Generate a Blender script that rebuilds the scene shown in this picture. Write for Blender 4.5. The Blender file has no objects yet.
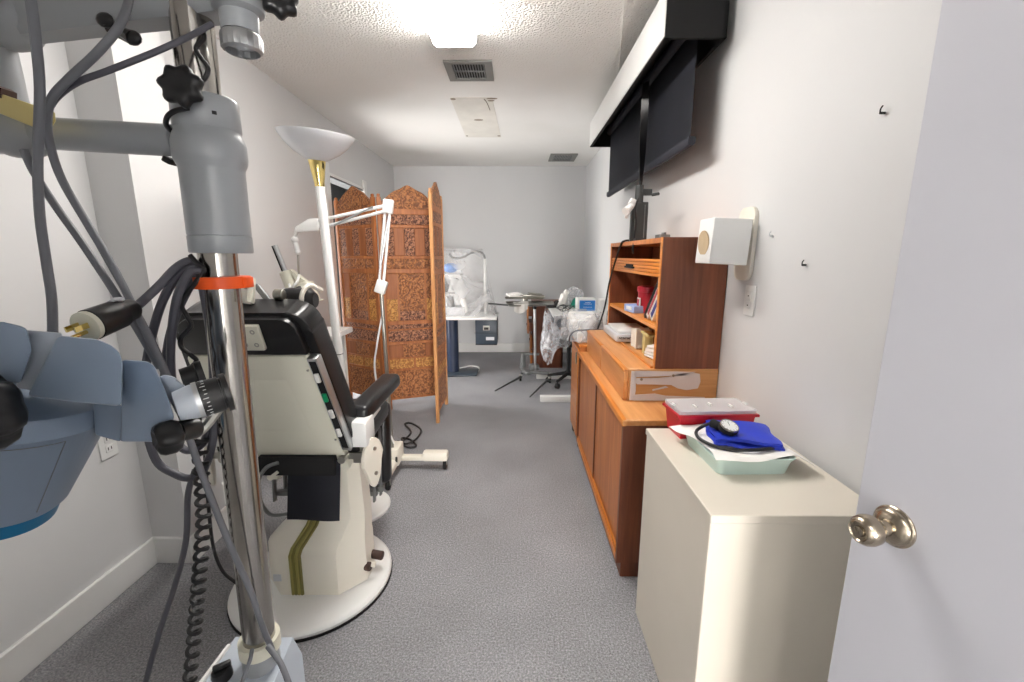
import bpy, bmesh, math, random
from mathutils import Vector, Matrix
random.seed(7)
PI = math.pi
C = bpy.context.scene.collection

# ---------------------------------------------------------------- camera
F, CH = 436.0, 1.33
PITCH = math.atan(86 / F); YAW = math.atan(4 / math.hypot(F, 86))
cp, sp, cy, sy = math.cos(PITCH), math.sin(PITCH), math.cos(YAW), math.sin(YAW)
FWD = Vector((-sy * cp, cy * cp, -sp)); RGT = Vector((cy, sy, 0)); UPV = Vector((-sy * sp, cy * sp, cp))
cam_d = bpy.data.cameras.new('camera'); cam = bpy.data.objects.new('camera', cam_d); C.objects.link(cam)
cam_d.sensor_width = 36; cam_d.lens = F / 1024 * 36; cam_d.clip_start = 0.02
cam.matrix_world = Matrix(((RGT.x, UPV.x, -FWD.x, 0), (RGT.y, UPV.y, -FWD.y, 0), (RGT.z, UPV.z, -FWD.z, CH), (0, 0, 0, 1)))
bpy.context.scene.camera = cam

def at(u, v, y=None, x=None, z=None):
    """room point seen at a photo pixel, at a measured depth y, wall x or height z"""
    d = FWD + RGT * ((u - 512) / F) + UPV * ((341 - v) / F)
    t = y / d.y if y is not None else x / d.x if x is not None else (z - CH) / d.z
    return Vector((d.x * t, d.y * t, CH + d.z * t))

# ---------------------------------------------------------------- materials
def srgb(c):
    f = lambda a: a / 12.92 if a <= .04045 else ((a + .055) / 1.055) ** 2.4
    return tuple(f(a / 255) for a in c) + (1,)
class N:
    def __init__(s, name):
        s.m = bpy.data.materials.new(name); s.m.use_nodes = True
        s.t = s.m.node_tree; s.p = s.t.nodes['Principled BSDF']
    def n(s, typ, **kw):
        o = s.t.nodes.new(typ)
        for k, v in kw.items():
            if k in o.inputs: o.inputs[k].default_value = v
            else: setattr(o, k, v)
        return o
    def l(s, a, b): s.t.links.new(a, b)
    def bump(s, h, strength=.3, dist=.01):
        b = s.n('ShaderNodeBump', Strength=strength, Distance=dist); s.l(h, b.inputs['Height']); s.l(b.outputs[0], s.p.inputs['Normal']); return b
    def ramp(s, fac, stops):
        r = s.n('ShaderNodeValToRGB'); e = r.color_ramp.elements
        while len(e) < len(stops): e.new(.5)
        for k, (pos, col) in enumerate(stops): e[k].position = pos; e[k].color = col
        s.l(fac, r.inputs[0]); return r
def mat(name, rgb, rough=.5, metal=0, var=.06, vs=6, bump=0, bs=200, coat=0, spec=.5, **kw):
    k = N(name); p = k.p
    p.inputs['Roughness'].default_value = rough; p.inputs['Metallic'].default_value = metal
    p.inputs['Coat Weight'].default_value = coat; p.inputs['Specular IOR Level'].default_value = spec
    tc = k.n('ShaderNodeTexCoord'); nz = k.n('ShaderNodeTexNoise', Scale=vs, Detail=4.0); k.l(tc.outputs['Object'], nz.inputs['Vector'])
    c = srgb(rgb); d = tuple(max(0, a * (1 - var)) for a in c[:3]) + (1,); e = tuple(min(1, a * (1 + var)) for a in c[:3]) + (1,)
    r = k.ramp(nz.outputs['Fac'], [(.3, d), (.7, e)]); k.l(r.outputs[0], p.inputs['Base Color'])
    if bump:
        n2 = k.n('ShaderNodeTexNoise', Scale=bs, Detail=3.0); k.l(tc.outputs['Object'], n2.inputs['Vector']); k.bump(n2.outputs['Fac'], bump, .004)
    return k.m
def wood(name, dark, light, axis=2, rough=.4, scale=14, bump=.05):
    k = N(name); k.p.inputs['Roughness'].default_value = rough
    tc = k.n('ShaderNodeTexCoord'); mp = k.n('ShaderNodeMapping'); s = [scale, scale, scale]; s[axis] = scale * .06
    mp.inputs['Scale'].default_value = s; k.l(tc.outputs['Object'], mp.inputs['Vector'])
    a = k.n('ShaderNodeTexNoise', Scale=1.4, Detail=6.0, Distortion=1.2); b = k.n('ShaderNodeTexNoise', Scale=9.0, Detail=5.0)
    k.l(mp.outputs[0], a.inputs['Vector']); k.l(mp.outputs[0], b.inputs['Vector'])
    mx = k.n('ShaderNodeMath', operation='MULTIPLY_ADD'); mx.inputs[1].default_value = .35; k.l(b.outputs['Fac'], mx.inputs[0]); k.l(a.outputs['Fac'], mx.inputs[2])
    r = k.ramp(mx.outputs[0], [(.42, srgb(dark)), (.88, srgb(light))]); k.l(r.outputs[0], k.p.inputs['Base Color'])
    k.bump(b.outputs['Fac'], bump, .003); return k.m
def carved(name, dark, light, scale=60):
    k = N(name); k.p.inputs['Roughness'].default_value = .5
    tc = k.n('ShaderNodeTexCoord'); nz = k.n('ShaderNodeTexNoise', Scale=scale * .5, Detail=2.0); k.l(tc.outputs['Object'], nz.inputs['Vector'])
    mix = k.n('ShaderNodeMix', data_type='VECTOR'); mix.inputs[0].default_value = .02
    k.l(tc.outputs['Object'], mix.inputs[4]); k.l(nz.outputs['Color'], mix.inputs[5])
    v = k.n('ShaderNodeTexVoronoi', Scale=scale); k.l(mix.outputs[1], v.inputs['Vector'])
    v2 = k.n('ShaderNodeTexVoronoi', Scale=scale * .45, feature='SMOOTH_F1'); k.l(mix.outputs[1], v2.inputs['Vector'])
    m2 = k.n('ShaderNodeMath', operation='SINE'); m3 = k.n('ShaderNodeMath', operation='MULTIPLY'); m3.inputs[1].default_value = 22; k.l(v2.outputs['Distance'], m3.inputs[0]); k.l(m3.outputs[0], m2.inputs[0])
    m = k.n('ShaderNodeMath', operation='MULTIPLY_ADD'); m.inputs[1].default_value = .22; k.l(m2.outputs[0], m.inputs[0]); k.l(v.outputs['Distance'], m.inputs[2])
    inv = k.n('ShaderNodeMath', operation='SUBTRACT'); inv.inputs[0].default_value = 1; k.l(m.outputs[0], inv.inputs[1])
    r = k.ramp(inv.outputs[0], [(.25, srgb(dark)), (.8, srgb(light))]); k.l(r.outputs[0], k.p.inputs['Base Color'])  # dark stain and crevice shade both put into the colour by carving height
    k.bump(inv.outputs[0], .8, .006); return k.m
def clear(name, rgb, alpha, rough=.25, flat=False, lo=.5, hi=1.7, sc=9.0):
    k = N(name); k.p.inputs['Base Color'].default_value = srgb(rgb); k.p.inputs['Roughness'].default_value = rough
    tc = k.n('ShaderNodeTexCoord'); nz = k.n('ShaderNodeTexNoise', Scale=sc, Detail=3.0, Distortion=1.5); k.l(tc.outputs['Object'], nz.inputs['Vector'])
    if flat: k.p.inputs['Alpha'].default_value = alpha; return k.m
    mr = k.n('ShaderNodeMapRange'); mr.inputs[1].default_value = .35; mr.inputs[2].default_value = .7
    mr.inputs[3].default_value = alpha * lo; mr.inputs[4].default_value = min(1, alpha * hi); k.l(nz.outputs['Fac'], mr.inputs[0]); k.l(mr.outputs[0], k.p.inputs['Alpha'])
    k.bump(nz.outputs['Fac'], .3, .01); return k.m
def emit(name, rgb, strength):
    k = N(name); k.p.inputs['Base Color'].default_value = srgb(rgb); k.p.inputs['Emission Color'].default_value = srgb(rgb)
    k.p.inputs['Emission Strength'].default_value = strength; return k.m

M = {}
M['wall'] = mat('wall_paint', (214, 214, 214), .55, bump=.06, bs=140, var=.015, vs=2)
M['wall_far'] = mat('grey_wall_paint', (216, 217, 218), .55, bump=.05, bs=140, var=.015, vs=2)
M['trim'] = mat('gloss_trim_paint', (232, 232, 230), .3, var=.01)
M['door'] = mat('door_paint', (198, 198, 205), .4, var=.01, bump=.02, bs=60)
def ceil_mat():
    k = N('popcorn_ceiling'); k.p.inputs['Roughness'].default_value = .9
    g = k.n('ShaderNodeNewGeometry'); sx = k.n('ShaderNodeSeparateXYZ'); k.l(g.outputs['Position'], sx.inputs[0])
    mr = k.n('ShaderNodeMapRange'); mr.inputs[1].default_value = 2.55; mr.inputs[2].default_value = 3.25; mr.inputs[3].default_value = 1; mr.inputs[4].default_value = .04
    k.l(sx.outputs['Y'], mr.inputs[0])
    v = k.n('ShaderNodeTexVoronoi', Scale=78.0); nz = k.n('ShaderNodeTexNoise', Scale=110.0, Detail=3.0); k.l(g.outputs['Position'], v.inputs['Vector']); k.l(g.outputs['Position'], nz.inputs['Vector'])
    a = k.n('ShaderNodeMath', operation='SUBTRACT'); k.l(nz.outputs['Fac'], a.inputs[0]); k.l(v.outputs['Distance'], a.inputs[1])
    b = k.bump(a.outputs[0], .5, .012); m = k.n('ShaderNodeMath', operation='MULTIPLY'); m.inputs[1].default_value = .75; k.l(mr.outputs[0], m.inputs[0]); k.l(m.outputs[0], b.inputs['Strength'])
    n2 = k.n('ShaderNodeTexNoise', Scale=1.3, Detail=3.0); k.l(g.outputs['Position'], n2.inputs['Vector'])
    r = k.ramp(n2.outputs['Fac'], [(.35, srgb((240, 239, 235))), (.65, srgb((246, 245, 242)))]); k.l(r.outputs[0], k.p.inputs['Base Color'])
    return k.m
M['ceil'] = ceil_mat()
def carpet_mat():
    k = N('grey_carpet'); k.p.inputs['Roughness'].default_value = .95; k.p.inputs['Specular IOR Level'].default_value = .15
    g = k.n('ShaderNodeNewGeometry'); a = k.n('ShaderNodeTexNoise', Scale=150.0, Detail=4.0, Roughness=.75); b = k.n('ShaderNodeTexNoise', Scale=1.6, Detail=4.0)
    c = k.n('ShaderNodeTexVoronoi', Scale=210.0)
    for q in (a, b, c): k.l(g.outputs['Position'], q.inputs['Vector'])
    r = k.ramp(a.outputs['Fac'], [(.30, srgb((108, 108, 110))), (.5, srgb((156, 156, 159))), (.70, srgb((202, 202, 205)))])
    r2 = k.ramp(b.outputs['Fac'], [(.3, (.78, .78, .78, 1)), (.7, (1.05, 1.05, 1.06, 1))])
    mx = k.n('ShaderNodeMix', data_type='RGBA', blend_type='MULTIPLY'); mx.inputs[0].default_value = 1; k.l(r.outputs[0], mx.inputs[6]); k.l(r2.outputs[0], mx.inputs[7])
    k.l(mx.outputs[2], k.p.inputs['Base Color']); k.bump(c.outputs['Distance'], .6, .006); return k.m
M['carpet'] = carpet_mat()
M['teak'] = wood('teak_front', (168, 92, 42), (208, 134, 72), 2, .35)
M['teak_top'] = wood('teak_worktop', (196, 126, 66), (226, 164, 104), 1, .3, 12)
M['teak_edge'] = wood('teak_edge', (196, 112, 40), (232, 152, 70), 1, .3)
M['teak_side'] = wood('dark_teak_side', (88, 44, 26), (128, 72, 46), 2, .4)
M['teak_in'] = wood('teak_inside', (110, 58, 34), (150, 86, 52), 2, .5)
M['cream_wood'] = mat('beige_laminate', (222, 214, 200), .4, var=.03, vs=3)
M['enamel'] = mat('cream_enamel', (222, 220, 204), .35, var=.02, coat=.2)
M['enamel_pale'] = mat('ivory_enamel', (232, 227, 214), .35, var=.02)
M['white'] = mat('white_enamel', (232, 232, 230), .3, var=.02)
M['whitep'] = mat('white_plastic', (230, 230, 228), .4, var=.02)
M['vinyl'] = mat('black_vinyl', (22, 22, 24), .28, bump=.12, bs=220, var=.2)
M['black'] = mat('black_plastic', (18, 18, 20), .35, var=.2)
M['blackm'] = mat('black_matte', (14, 14, 16), .75, var=.2)
M['blackfab'] = mat('black_blind_fabric', (38, 40, 50), .65, var=.15, bump=.2, bs=500)
M['grey_en'] = mat('grey_enamel', (152, 156, 159), .32, var=.03, coat=.15)
M['blue_en'] = mat('blue_grey_enamel', (130, 146, 166), .35, var=.03, coat=.15)
M['lblue_en'] = mat('pale_blue_enamel', (186, 194, 204), .32, var=.02)
M['teal'] = mat('teal_plastic', (0, 104, 150), .35)
M['chrome'] = mat('chrome', (168, 164, 158), .16, 1, var=.08, vs=20)
M['steel'] = mat('brushed_steel', (170, 168, 160), .3, 1, var=.1)
M['nickel'] = mat('antique_nickel', (176, 164, 146), .22, 1, var=.1)
M['brass'] = mat('brass', (232, 208, 134), .14, 1, var=.1)
M['alu'] = mat('aluminium', (196, 198, 200), .35, .9, var=.05)
M['rubber_g'] = mat('grey_cable_rubber', (112, 114, 120), .5, var=.08)
M['rubber_d'] = mat('dark_grey_cable_rubber', (82, 82, 90), .5, var=.1)
M['rubber_k'] = mat('black_cable_rubber', (26, 26, 28), .45, var=.15)
M['orange'] = mat('orange_strap', (240, 88, 20), .45, var=.05)
M['yellow'] = mat('cream_yellow_block', (206, 190, 128), .45)
M['strapcream'] = mat('cream_tie', (226, 224, 206), .45)
M['olive'] = mat('olive_tape', (150, 142, 76), .5)
M['olive_d'] = mat('dark_olive_tape', (116, 108, 52), .5)
M['brown'] = mat('brown_rubber', (66, 44, 36), .6)
M['green'] = mat('green_button', (20, 150, 100), .3)
M['glass_w'] = mat('frosted_glass_bowl', (236, 238, 242), .25)
M['red'] = mat('red_plastic', (196, 24, 40), .3)
M['mint'] = mat('mint_plastic', (200, 222, 216), .35)
M['paper'] = mat('paper_towel', (240, 238, 234), .85, bump=.15, bs=90)
M['capblue'] = mat('blue_cap_plastic', (84, 140, 214), .45)
M['blue'] = mat('blue_nylon', (30, 56, 190), .5, bump=.25, bs=40, var=.12)
M['lid'] = clear('clear_lid_plastic', (244, 244, 244), .42, flat=True)
M['sheet'] = clear('clear_plastic_sheet', (236, 238, 240), .20, lo=.5, hi=2.2, sc=3.5)
M['sheet2'] = clear('clear_plastic_bag', (232, 234, 238), .32, lo=.5, hi=2.0, sc=8)
M['navy'] = mat('navy_enamel', (40, 50, 72), .35)
M['slate'] = mat('slate_blue_metal', (50, 62, 74), .4)
M['ltgrey'] = mat('light_grey_plastic', (204, 206, 210), .4)
M['midgrey'] = mat('mid_grey_metal', (124, 126, 126), .4, .3)
M['dkgrey'] = mat('dark_grey_metal', (66, 68, 68), .45, .3)
M['tan'] = mat('tan_cone', (190, 168, 136), .7)
M['primer'] = mat('lilac_grey_primer', (206, 200, 200), .6, var=.04)
M['rawwood'] = wood('raw_wood', (176, 124, 72), (206, 158, 104), 0, .6)
M['lblue'] = mat('light_blue_card', (160, 180, 226), .5)
M['boxblue'] = mat('blue_label', (28, 118, 196), .5)
M['greencloth'] = mat('green_cloth', (0, 126, 106), .8)
M['crim'] = mat('crimson_plastic', (170, 36, 52), .35)
M['dkblue'] = mat('dark_blue_card', (44, 58, 140), .5)
M['ventgrey'] = mat('vent_grey', (136, 136, 132), .5)
M['stain'] = mat('ceiling_stain', (231, 228, 220), .9)
M['stain_d'] = mat('ceiling_scar', (150, 138, 122), .9)
M['screen_frame'] = wood('screen_frame_wood', (148, 82, 40), (196, 124, 68), 2, .45)
M['screen_edge'] = wood('screen_edge_wood', (186, 122, 68), (220, 164, 108), 2, .45)
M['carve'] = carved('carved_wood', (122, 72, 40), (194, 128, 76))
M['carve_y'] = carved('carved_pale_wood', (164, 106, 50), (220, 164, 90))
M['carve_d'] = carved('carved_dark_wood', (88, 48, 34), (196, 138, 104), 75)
M['plank'] = wood('screen_plank', (126, 68, 34), (182, 112, 62), 2, .5)
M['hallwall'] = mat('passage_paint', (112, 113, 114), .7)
M['lens'] = emit('lamp_lens', (255, 251, 246), 26.0)
M['fill_lens'] = emit('fill_lamp_lens', (255, 250, 242), 9.0)
M['fill_light'] = emit('fill_light_pane', (255, 252, 248), 40.0)
M['fill_light_side'] = emit('side_fill_light_pane', (255, 253, 250), 11.5)
M['redtxt'] = mat('red_print', (170, 60, 70), .5)
M['text_k'] = mat('black_print', (24, 24, 26), .6)

# ---------------------------------------------------------------- mesh builder (room coordinates)
class B:
    def __init__(s, mats): s.bm = bmesh.new(); s.mats = [M[m] if isinstance(m, str) else m for m in (mats if isinstance(mats, (list, tuple)) else [mats])]; s.i = 0; s.X = None
    def _fin(s, vs, fs):
        for f in fs: f.material_index = s.i
        if s.X is not None: bmesh.ops.transform(s.bm, matrix=s.X, verts=vs)
    def box(s, c, d, rot=(0, 0, 0), bev=0, seg=2):
        r = bmesh.ops.create_cube(s.bm, size=1); vs = r['verts']
        bmesh.ops.scale(s.bm, vec=d, verts=vs)
        if bev:
            es = list({e for v in vs for e in v.link_edges})
            q = bmesh.ops.bevel(s.bm, geom=es, offset=min(bev, min(d) * .49), segments=seg, affect='EDGES', profile=.5)
            vs = list({v for f in q['faces'] for v in f.verts} | {v for v in vs if v.is_valid})
            g = set(vs)
            for v in list(g):
                for f in v.link_faces: g.update(f.verts)
            vs = list(g)
        from mathutils import Euler
        bmesh.ops.transform(s.bm, matrix=Matrix.Translation(c) @ Euler(rot).to_matrix().to_4x4(), verts=vs)
        s._fin(vs, {f for v in vs for f in v.link_faces}); return s
    def b2(s, a, b, bev=0, seg=2):
        a, b = Vector(a), Vector(b)
        lo = [min(a[i], b[i]) for i in range(3)]; hi = [max(a[i], b[i]) for i in range(3)]
        return s.box([(lo[i] + hi[i]) / 2 for i in range(3)], [hi[i] - lo[i] for i in range(3)], bev=bev, seg=seg)
    def rings(s, rings, cap0=True, cap1=True, closed=True):
        vr = [[s.bm.verts.new(p) for p in r] for r in rings]; fs = []; n = len(rings[0])
        for a, b in zip(vr, vr[1:]):
            for k in range(n if closed else n - 1):
                q = (k + 1) % n
                try: fs.append(s.bm.faces.new((a[k], a[q], b[q], b[k])))
                except ValueError: pass
        if cap0: fs.append(s.bm.faces.new(vr[0][::-1]))
        if cap1: fs.append(s.bm.faces.new(vr[-1]))
        s._fin([v for r in vr for v in r], fs); return s
    def lathe(s, p0, axis, prof, n=28, cap0=True, cap1=True):
        """prof: (distance along axis, radius)"""
        ax = Vector(axis).normalized(); e = ax.orthogonal().normalized(); f = ax.cross(e); p0 = Vector(p0)
        return s.rings([[p0 + ax * h + (e * math.cos(2 * PI * k / n) + f * math.sin(2 * PI * k / n)) * max(r, 1e-4) for k in range(n)] for h, r in prof], cap0, cap1)
    def cyl(s, a, b, r, r2=None, n=20, bev=0):
        a, b = Vector(a), Vector(b); L = (b - a).length; r2 = r if r2 is None else r2
        pr = [(0, r), (L, r2)] if not bev else [(0, r - bev), (bev, r), (L - bev, r2), (L, r2 - bev)]
        return s.lathe(a, b - a, pr, n)
    def tube(s, pts, r, n=8, smooth=6, taper=None, sec=None):
        pts = [Vector(p) for p in pts]
        if smooth and len(pts) > 2:
            q = [pts[0] * 2 - pts[1]] + pts + [pts[-1] * 2 - pts[-2]]; out = []
            for i in range(1, len(q) - 2):
                p0, p1, p2, p3 = q[i - 1:i + 3]
                for k in range(smooth):
                    t = k / smooth
                    out.append(.5 * ((2 * p1) + (p2 - p0) * t + (2 * p0 - 5 * p1 + 4 * p2 - p3) * t * t + (3 * p1 - p0 - 3 * p2 + p3) * t ** 3))
            pts = out + [pts[-1]]
        tang = [(pts[min(i + 1, len(pts) - 1)] - pts[max(i - 1, 0)]).normalized() for i in range(len(pts))]
        nrm = tang[0].orthogonal().normalized(); rings = []
        for i, p in enumerate(pts):
            nrm = (nrm - tang[i] * nrm.dot(tang[i])).normalized(); bn = tang[i].cross(nrm)
            rr = r if taper is None else r * (taper[0] + (taper[1] - taper[0]) * i / (len(pts) - 1))
            rings.append([p + (nrm * math.cos(2 * PI * k / n) + bn * math.sin(2 * PI * k / n)) * rr for k in range(n)])
        return s.rings(rings)
    def prism(s, poly, vec, bev=0):
        vec = Vector(vec); a = [s.bm.verts.new(p) for p in poly]; b = [s.bm.verts.new(Vector(p) + vec) for p in poly]; n = len(poly)
        fs = [s.bm.faces.new(a[::-1]), s.bm.faces.new(b)]
        for k in range(n): fs.append(s.bm.faces.new((a[k], a[(k + 1) % n], b[(k + 1) % n], b[k])))
        vs = a + b
        if bev:
            q = bmesh.ops.bevel(s.bm, geom=list({e for f in fs for e in f.edges}), offset=bev, segments=2, affect='EDGES', profile=.5, clamp_overlap=True)
            g = {v for f in q['faces'] for v in f.verts}
            for v in list(g):
                for f in v.link_faces: g.update(f.verts)
            vs = list(g); fs = {f for v in vs for f in v.link_faces}
        s._fin(vs, fs); return s
    def ball(s, c, r, sc=(1, 1, 1), n=20):
        q = bmesh.ops.create_uvsphere(s.bm, u_segments=n, v_segments=n // 2, radius=r); vs = q['verts']
        bmesh.ops.scale(s.bm, vec=sc, verts=vs); bmesh.ops.translate(s.bm, vec=Vector(c), verts=vs)
        s._fin(vs, {f for v in vs for f in v.link_faces}); return s
    def grid(s, fn, nu, nv):
        v = [[s.bm.verts.new(fn(i / nu, j / nv)) for j in range(nv + 1)] for i in range(nu + 1)]; fs = []
        for i in range(nu):
            for j in range(nv): fs.append(s.bm.faces.new((v[i][j], v[i + 1][j], v[i + 1][j + 1], v[i][j + 1])))
        s._fin([q for r in v for q in r], fs); return s
    def m(s, i): s.i = i; return s
    def done(s, name, parent=None, smooth=40, **tags):
        bm = s.bm; bmesh.ops.recalc_face_normals(bm, faces=bm.faces[:])
        xs = [v.co for v in bm.verts]; lo = Vector([min(p[i] for p in xs) for i in range(3)]); hi = Vector([max(p[i] for p in xs) for i in range(3)])
        org = Vector(((lo.x + hi.x) / 2, (lo.y + hi.y) / 2, lo.z))
        bmesh.ops.translate(bm, vec=-org, verts=bm.verts[:])
        me = bpy.data.meshes.new(name); bm.to_mesh(me); bm.free()
        for q in s.mats: me.materials.append(q)
        if smooth:
            me.polygons.foreach_set('use_smooth', [True] * len(me.polygons)); me.set_sharp_from_angle(angle=math.radians(smooth))
        o = bpy.data.objects.new(name, me); C.objects.link(o); o.location = org
        if parent is not None: attach(o, parent)
        for k, v in tags.items(): o[k] = v
        return o
WORLD = {}
def wpos(o): return Vector(o.location) if o.parent is None else Vector(o['_w']) if '_w' in o else WORLD[o.name]
def attach(o, p):
    w = Vector(o.location); WORLD[o.name] = w; pw = WORLD.get(p.name, Vector(p.location)); o.parent = p; o.location = w - pw
def thing(name, label, cat, loc, group=None):
    o = bpy.data.objects.new(name, None); C.objects.link(o); o.location = loc; o.empty_display_size = .05
    o['label'] = label; o['category'] = cat; WORLD[o.name] = Vector(loc)
    if group: o['group'] = group
    return o
def tag(o, label, cat, group=None):
    o['label'] = label; o['category'] = cat
    if group: o['group'] = group
    return o
def struct(o): o['kind'] = 'structure'; return o
V = Vector

# ---------------------------------------------------------------- the setting
XL, XR, XRF, YB, YF, ZC = -1.588, .880, .905, 5.947, -.10, 2.455
struct(B('carpet').b2((-2.6, -6.2, -.1), (2.5, 6.65, 0)).done('floor'))
struct(B('ceil').b2((-1.8, YF, ZC), (1.1, YB + .15, ZC + .1)).done('ceiling'))
w = B('wall'); DY0, DY1, DZ = 3.86, 4.72, 1.995
w.b2((XL - .12, YF - .1, 0), (XL, DY0, ZC)).b2((XL - .12, DY1, 0), (XL, YB, ZC)).b2((XL - .12, DY0, DZ), (XL, DY1, ZC)); struct(w.done('wall_left'))
struct(B('wall').b2((XL, 1.692, 0), (-1.425, 1.93, ZC)).done('wall_pillar'))
struct(B('wall_far').b2((XL - .12, YB, 0), (1.1, YB + .12, ZC)).done('wall_back'))
struct(B('wall').b2((XR, YF - .1, 0), (1.1, 4.75, ZC)).done('wall_right'))
struct(B('wall_far').b2((XRF, 4.75, 0), (1.1, YB, ZC)).done('wall_alcove'))
w = B('wall'); w.b2((XL - .12, YF - .12, 0), (-.14, YF, ZC)).b2((.79, YF - .12, 0), (XR, YF, ZC)).b2((-.14, YF - .12, 2.06), (.79, YF, ZC)); struct(w.done('wall_front'))
# passage behind the doorway; its lamp is added as fill light
YE = -6.0; PA, PB_ = -.9, 2.3
w = B('wall'); w.b2((PA - .1, YE, 0), (PA, YF - .12, ZC)).b2((PB_, YE, 0), (PB_ + .1, YF - .12, ZC)).b2((PA - .1, YE, ZC), (PB_ + .1, YF - .12, ZC + .1)).b2((PA - .1, YE - .1, 2.15), (PB_ + .1, YE, ZC)).b2((PA - .1, YE - .1, 0), (PB_ + .1, YE, .12)).b2((1.1, YF - .22, 0), (PB_, YF - .12, ZC)); struct(w.done('wall_passage'))
# glowing pane added at the unseen passage end, to light the far room
struct(B('fill_light').b2((.45, YE - .05, .12), (2.25, YE - .03, 1.5)).done('fill_pane_1'))
w = B('trim'); w.b2((PA, YE - .06, .12), (.45, YE, 2.15)).b2((2.25, YE - .06, .12), (PB_, YE, 2.15)).b2((.45, YE - .06, 1.5), (2.25, YE, 2.15)).b2((1.32, YE - .03, .12), (1.38, YE, 1.5)); struct(w.done('trim_3'))  # frame around the added pane
# dim store room beyond the left opening
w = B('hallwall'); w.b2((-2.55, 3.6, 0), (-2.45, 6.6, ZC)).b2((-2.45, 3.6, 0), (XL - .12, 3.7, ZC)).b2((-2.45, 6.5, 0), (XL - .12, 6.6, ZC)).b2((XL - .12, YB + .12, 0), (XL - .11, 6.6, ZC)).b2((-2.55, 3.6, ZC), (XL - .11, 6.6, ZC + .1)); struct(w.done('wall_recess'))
struct(B('fill_light_side').b2((-2.45, 3.78, .35), (-2.43, 4.76, 1.75)).done('fill_pane_2'))  # unseen glowing pane, added to light the far room through the opening
w = B('trim'); w.b2((-2.45, 3.72, .3), (-2.42, 3.78, 1.81)).b2((-2.45, 3.72, .29), (-2.41, 4.82, .35)).b2((-2.45, 3.72, 1.75), (-2.42, 4.82, 1.81)).b2((-2.45, 4.3, .35), (-2.42, 4.34, 1.75)).b2((-2.45, 4.76, .3), (-2.42, 4.82, 1.81)); struct(w.done('trim_4'))  # frame around the added side pane
t = B('trim'); t.b2((XL, DY0 - .075, 0), (XL + .018, DY0, DZ + .09)).b2((XL, DY1, 0), (XL + .018, DY1 + .075, DZ + .09)).b2((XL, DY0, DZ), (XL + .012, DY1, DZ + .02)).b2((XL - .12, DY0 - .004, 0), (XL, DY0 + .012, DZ)); struct(t.done('trim_1'))
struct(B('hallwall').b2((XL - .12, DY0 + .012, DZ - .014), (XL - .001, DY1, DZ)).done('shade_board'))  # added dark board, shade under the opening head put into its colour
def baseboard(name, segs, h=.125):
    b = B('trim')
    for (p, q) in segs: b.b2((*p, 0), (*q, h), .004, 1)
    return struct(b.done(name))
e = .016
baseboard('baseboard_left', [((XL, YF), (XL + e, 1.692)), ((XL, 1.692 - e), (-1.425, 1.692)), ((-1.425, 1.692 - e), (-1.425 + e, 1.93)), ((XL, 1.93), (XL + e, DY0 - .075)), ((XL, DY1 + .075), (XL + e, YB))])
baseboard('baseboard_back', [((XL, YB - e), (XRF, YB))])
baseboard('baseboard_right', [((XR - e, YF), (XR, 4.75)), ((XRF - e, 4.75), (XRF, YB))])
# plaster bead along the ceiling patch by the blind
struct(B('ceil').tube([(.445, 2.05, ZC - .002), (.49, 2.25, ZC - .003), (.535, 2.48, ZC - .003), (.585, 2.72, ZC - .003), (.64, 3.0, ZC - .001)], .006, 6).done('trim_2'))
# open door leaf at the right, hinged behind the camera
hx = V((.572, .67)); dd = V((.2, -.98)).normalized(); ang = math.atan2(dd.y, dd.x); nn = V((-dd.y, dd.x))   # nn points +x
b = B('door'); mid = hx + dd * .395 + nn * .0175; b.box((mid.x, mid.y, 1.02), (.79, .035, 2.03), (0, 0, ang), .002, 1)
door = struct(b.done('door_1')); WORLD[door.name] = V(door.location)
kp = hx + dd * .062; ax = V((-nn.x, -nn.y, 0)); kz = .92
b = B('nickel'); b.lathe((kp.x, kp.y, kz), ax, [(0, .031), (.003, .0315), (.005, .030), (.006, .028), (.010, .027), (.012, .0245), (.017, .018), (.019, .0125), (.034, .0105)], 40)
rose = b.done('knob_rose', door)
b = B('nickel'); b.lathe((kp.x, kp.y, kz), ax, [(.028, .010), (.033, .012), (.037, .0185), (.044, .0225), (.052, .0235), (.060, .022), (.066, .018), (.068, .0145), (.066, .013), (.0655, .008), (.068, .0075), (.069, .005), (.069, .0)], 40)
b.done('door_knob', door)

# ---------------------------------------------------------------- ceiling fittings
def ceiling_lamp(x0, x1, y0, y1, label, lens, name='ceiling_light'):
    t = thing(name, label, 'ceiling light', ((x0 + x1) / 2, (y0 + y1) / 2, ZC - .07))
    B('white').b2((x0 + .02, y0 + .01, ZC - .03), (x1 - .02, y1 - .01, ZC - .001)).done('housing', t)
    zc = ZC - .03; prof = [(x0, zc), (x0 + .004, zc - .03), (x0 + .02, zc - .045), (x1 - .02, zc - .045), (x1 - .004, zc - .03), (x1, zc)]
    B(lens).prism([(px, y0 + .015, pz) for px, pz in prof], (0, y1 - y0 - .03, 0)).done('lens', t)
    for yy in (y0, y1 - .016):
        B('whitep').prism([(px, yy, pz) for px, pz in [(x0 - .002, zc), (x0 + .002, zc - .032), (x0 + .02, zc - .048), (x1 - .02, zc - .048), (x1 - .002, zc - .032), (x1 + .002, zc)]], (0, .016, 0)).done('end_cap', t)
ceiling_lamp(-.43, -.205, 1.32, 2.50, 'long glowing white fluorescent fixture on the popcorn ceiling', 'lens')
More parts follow.
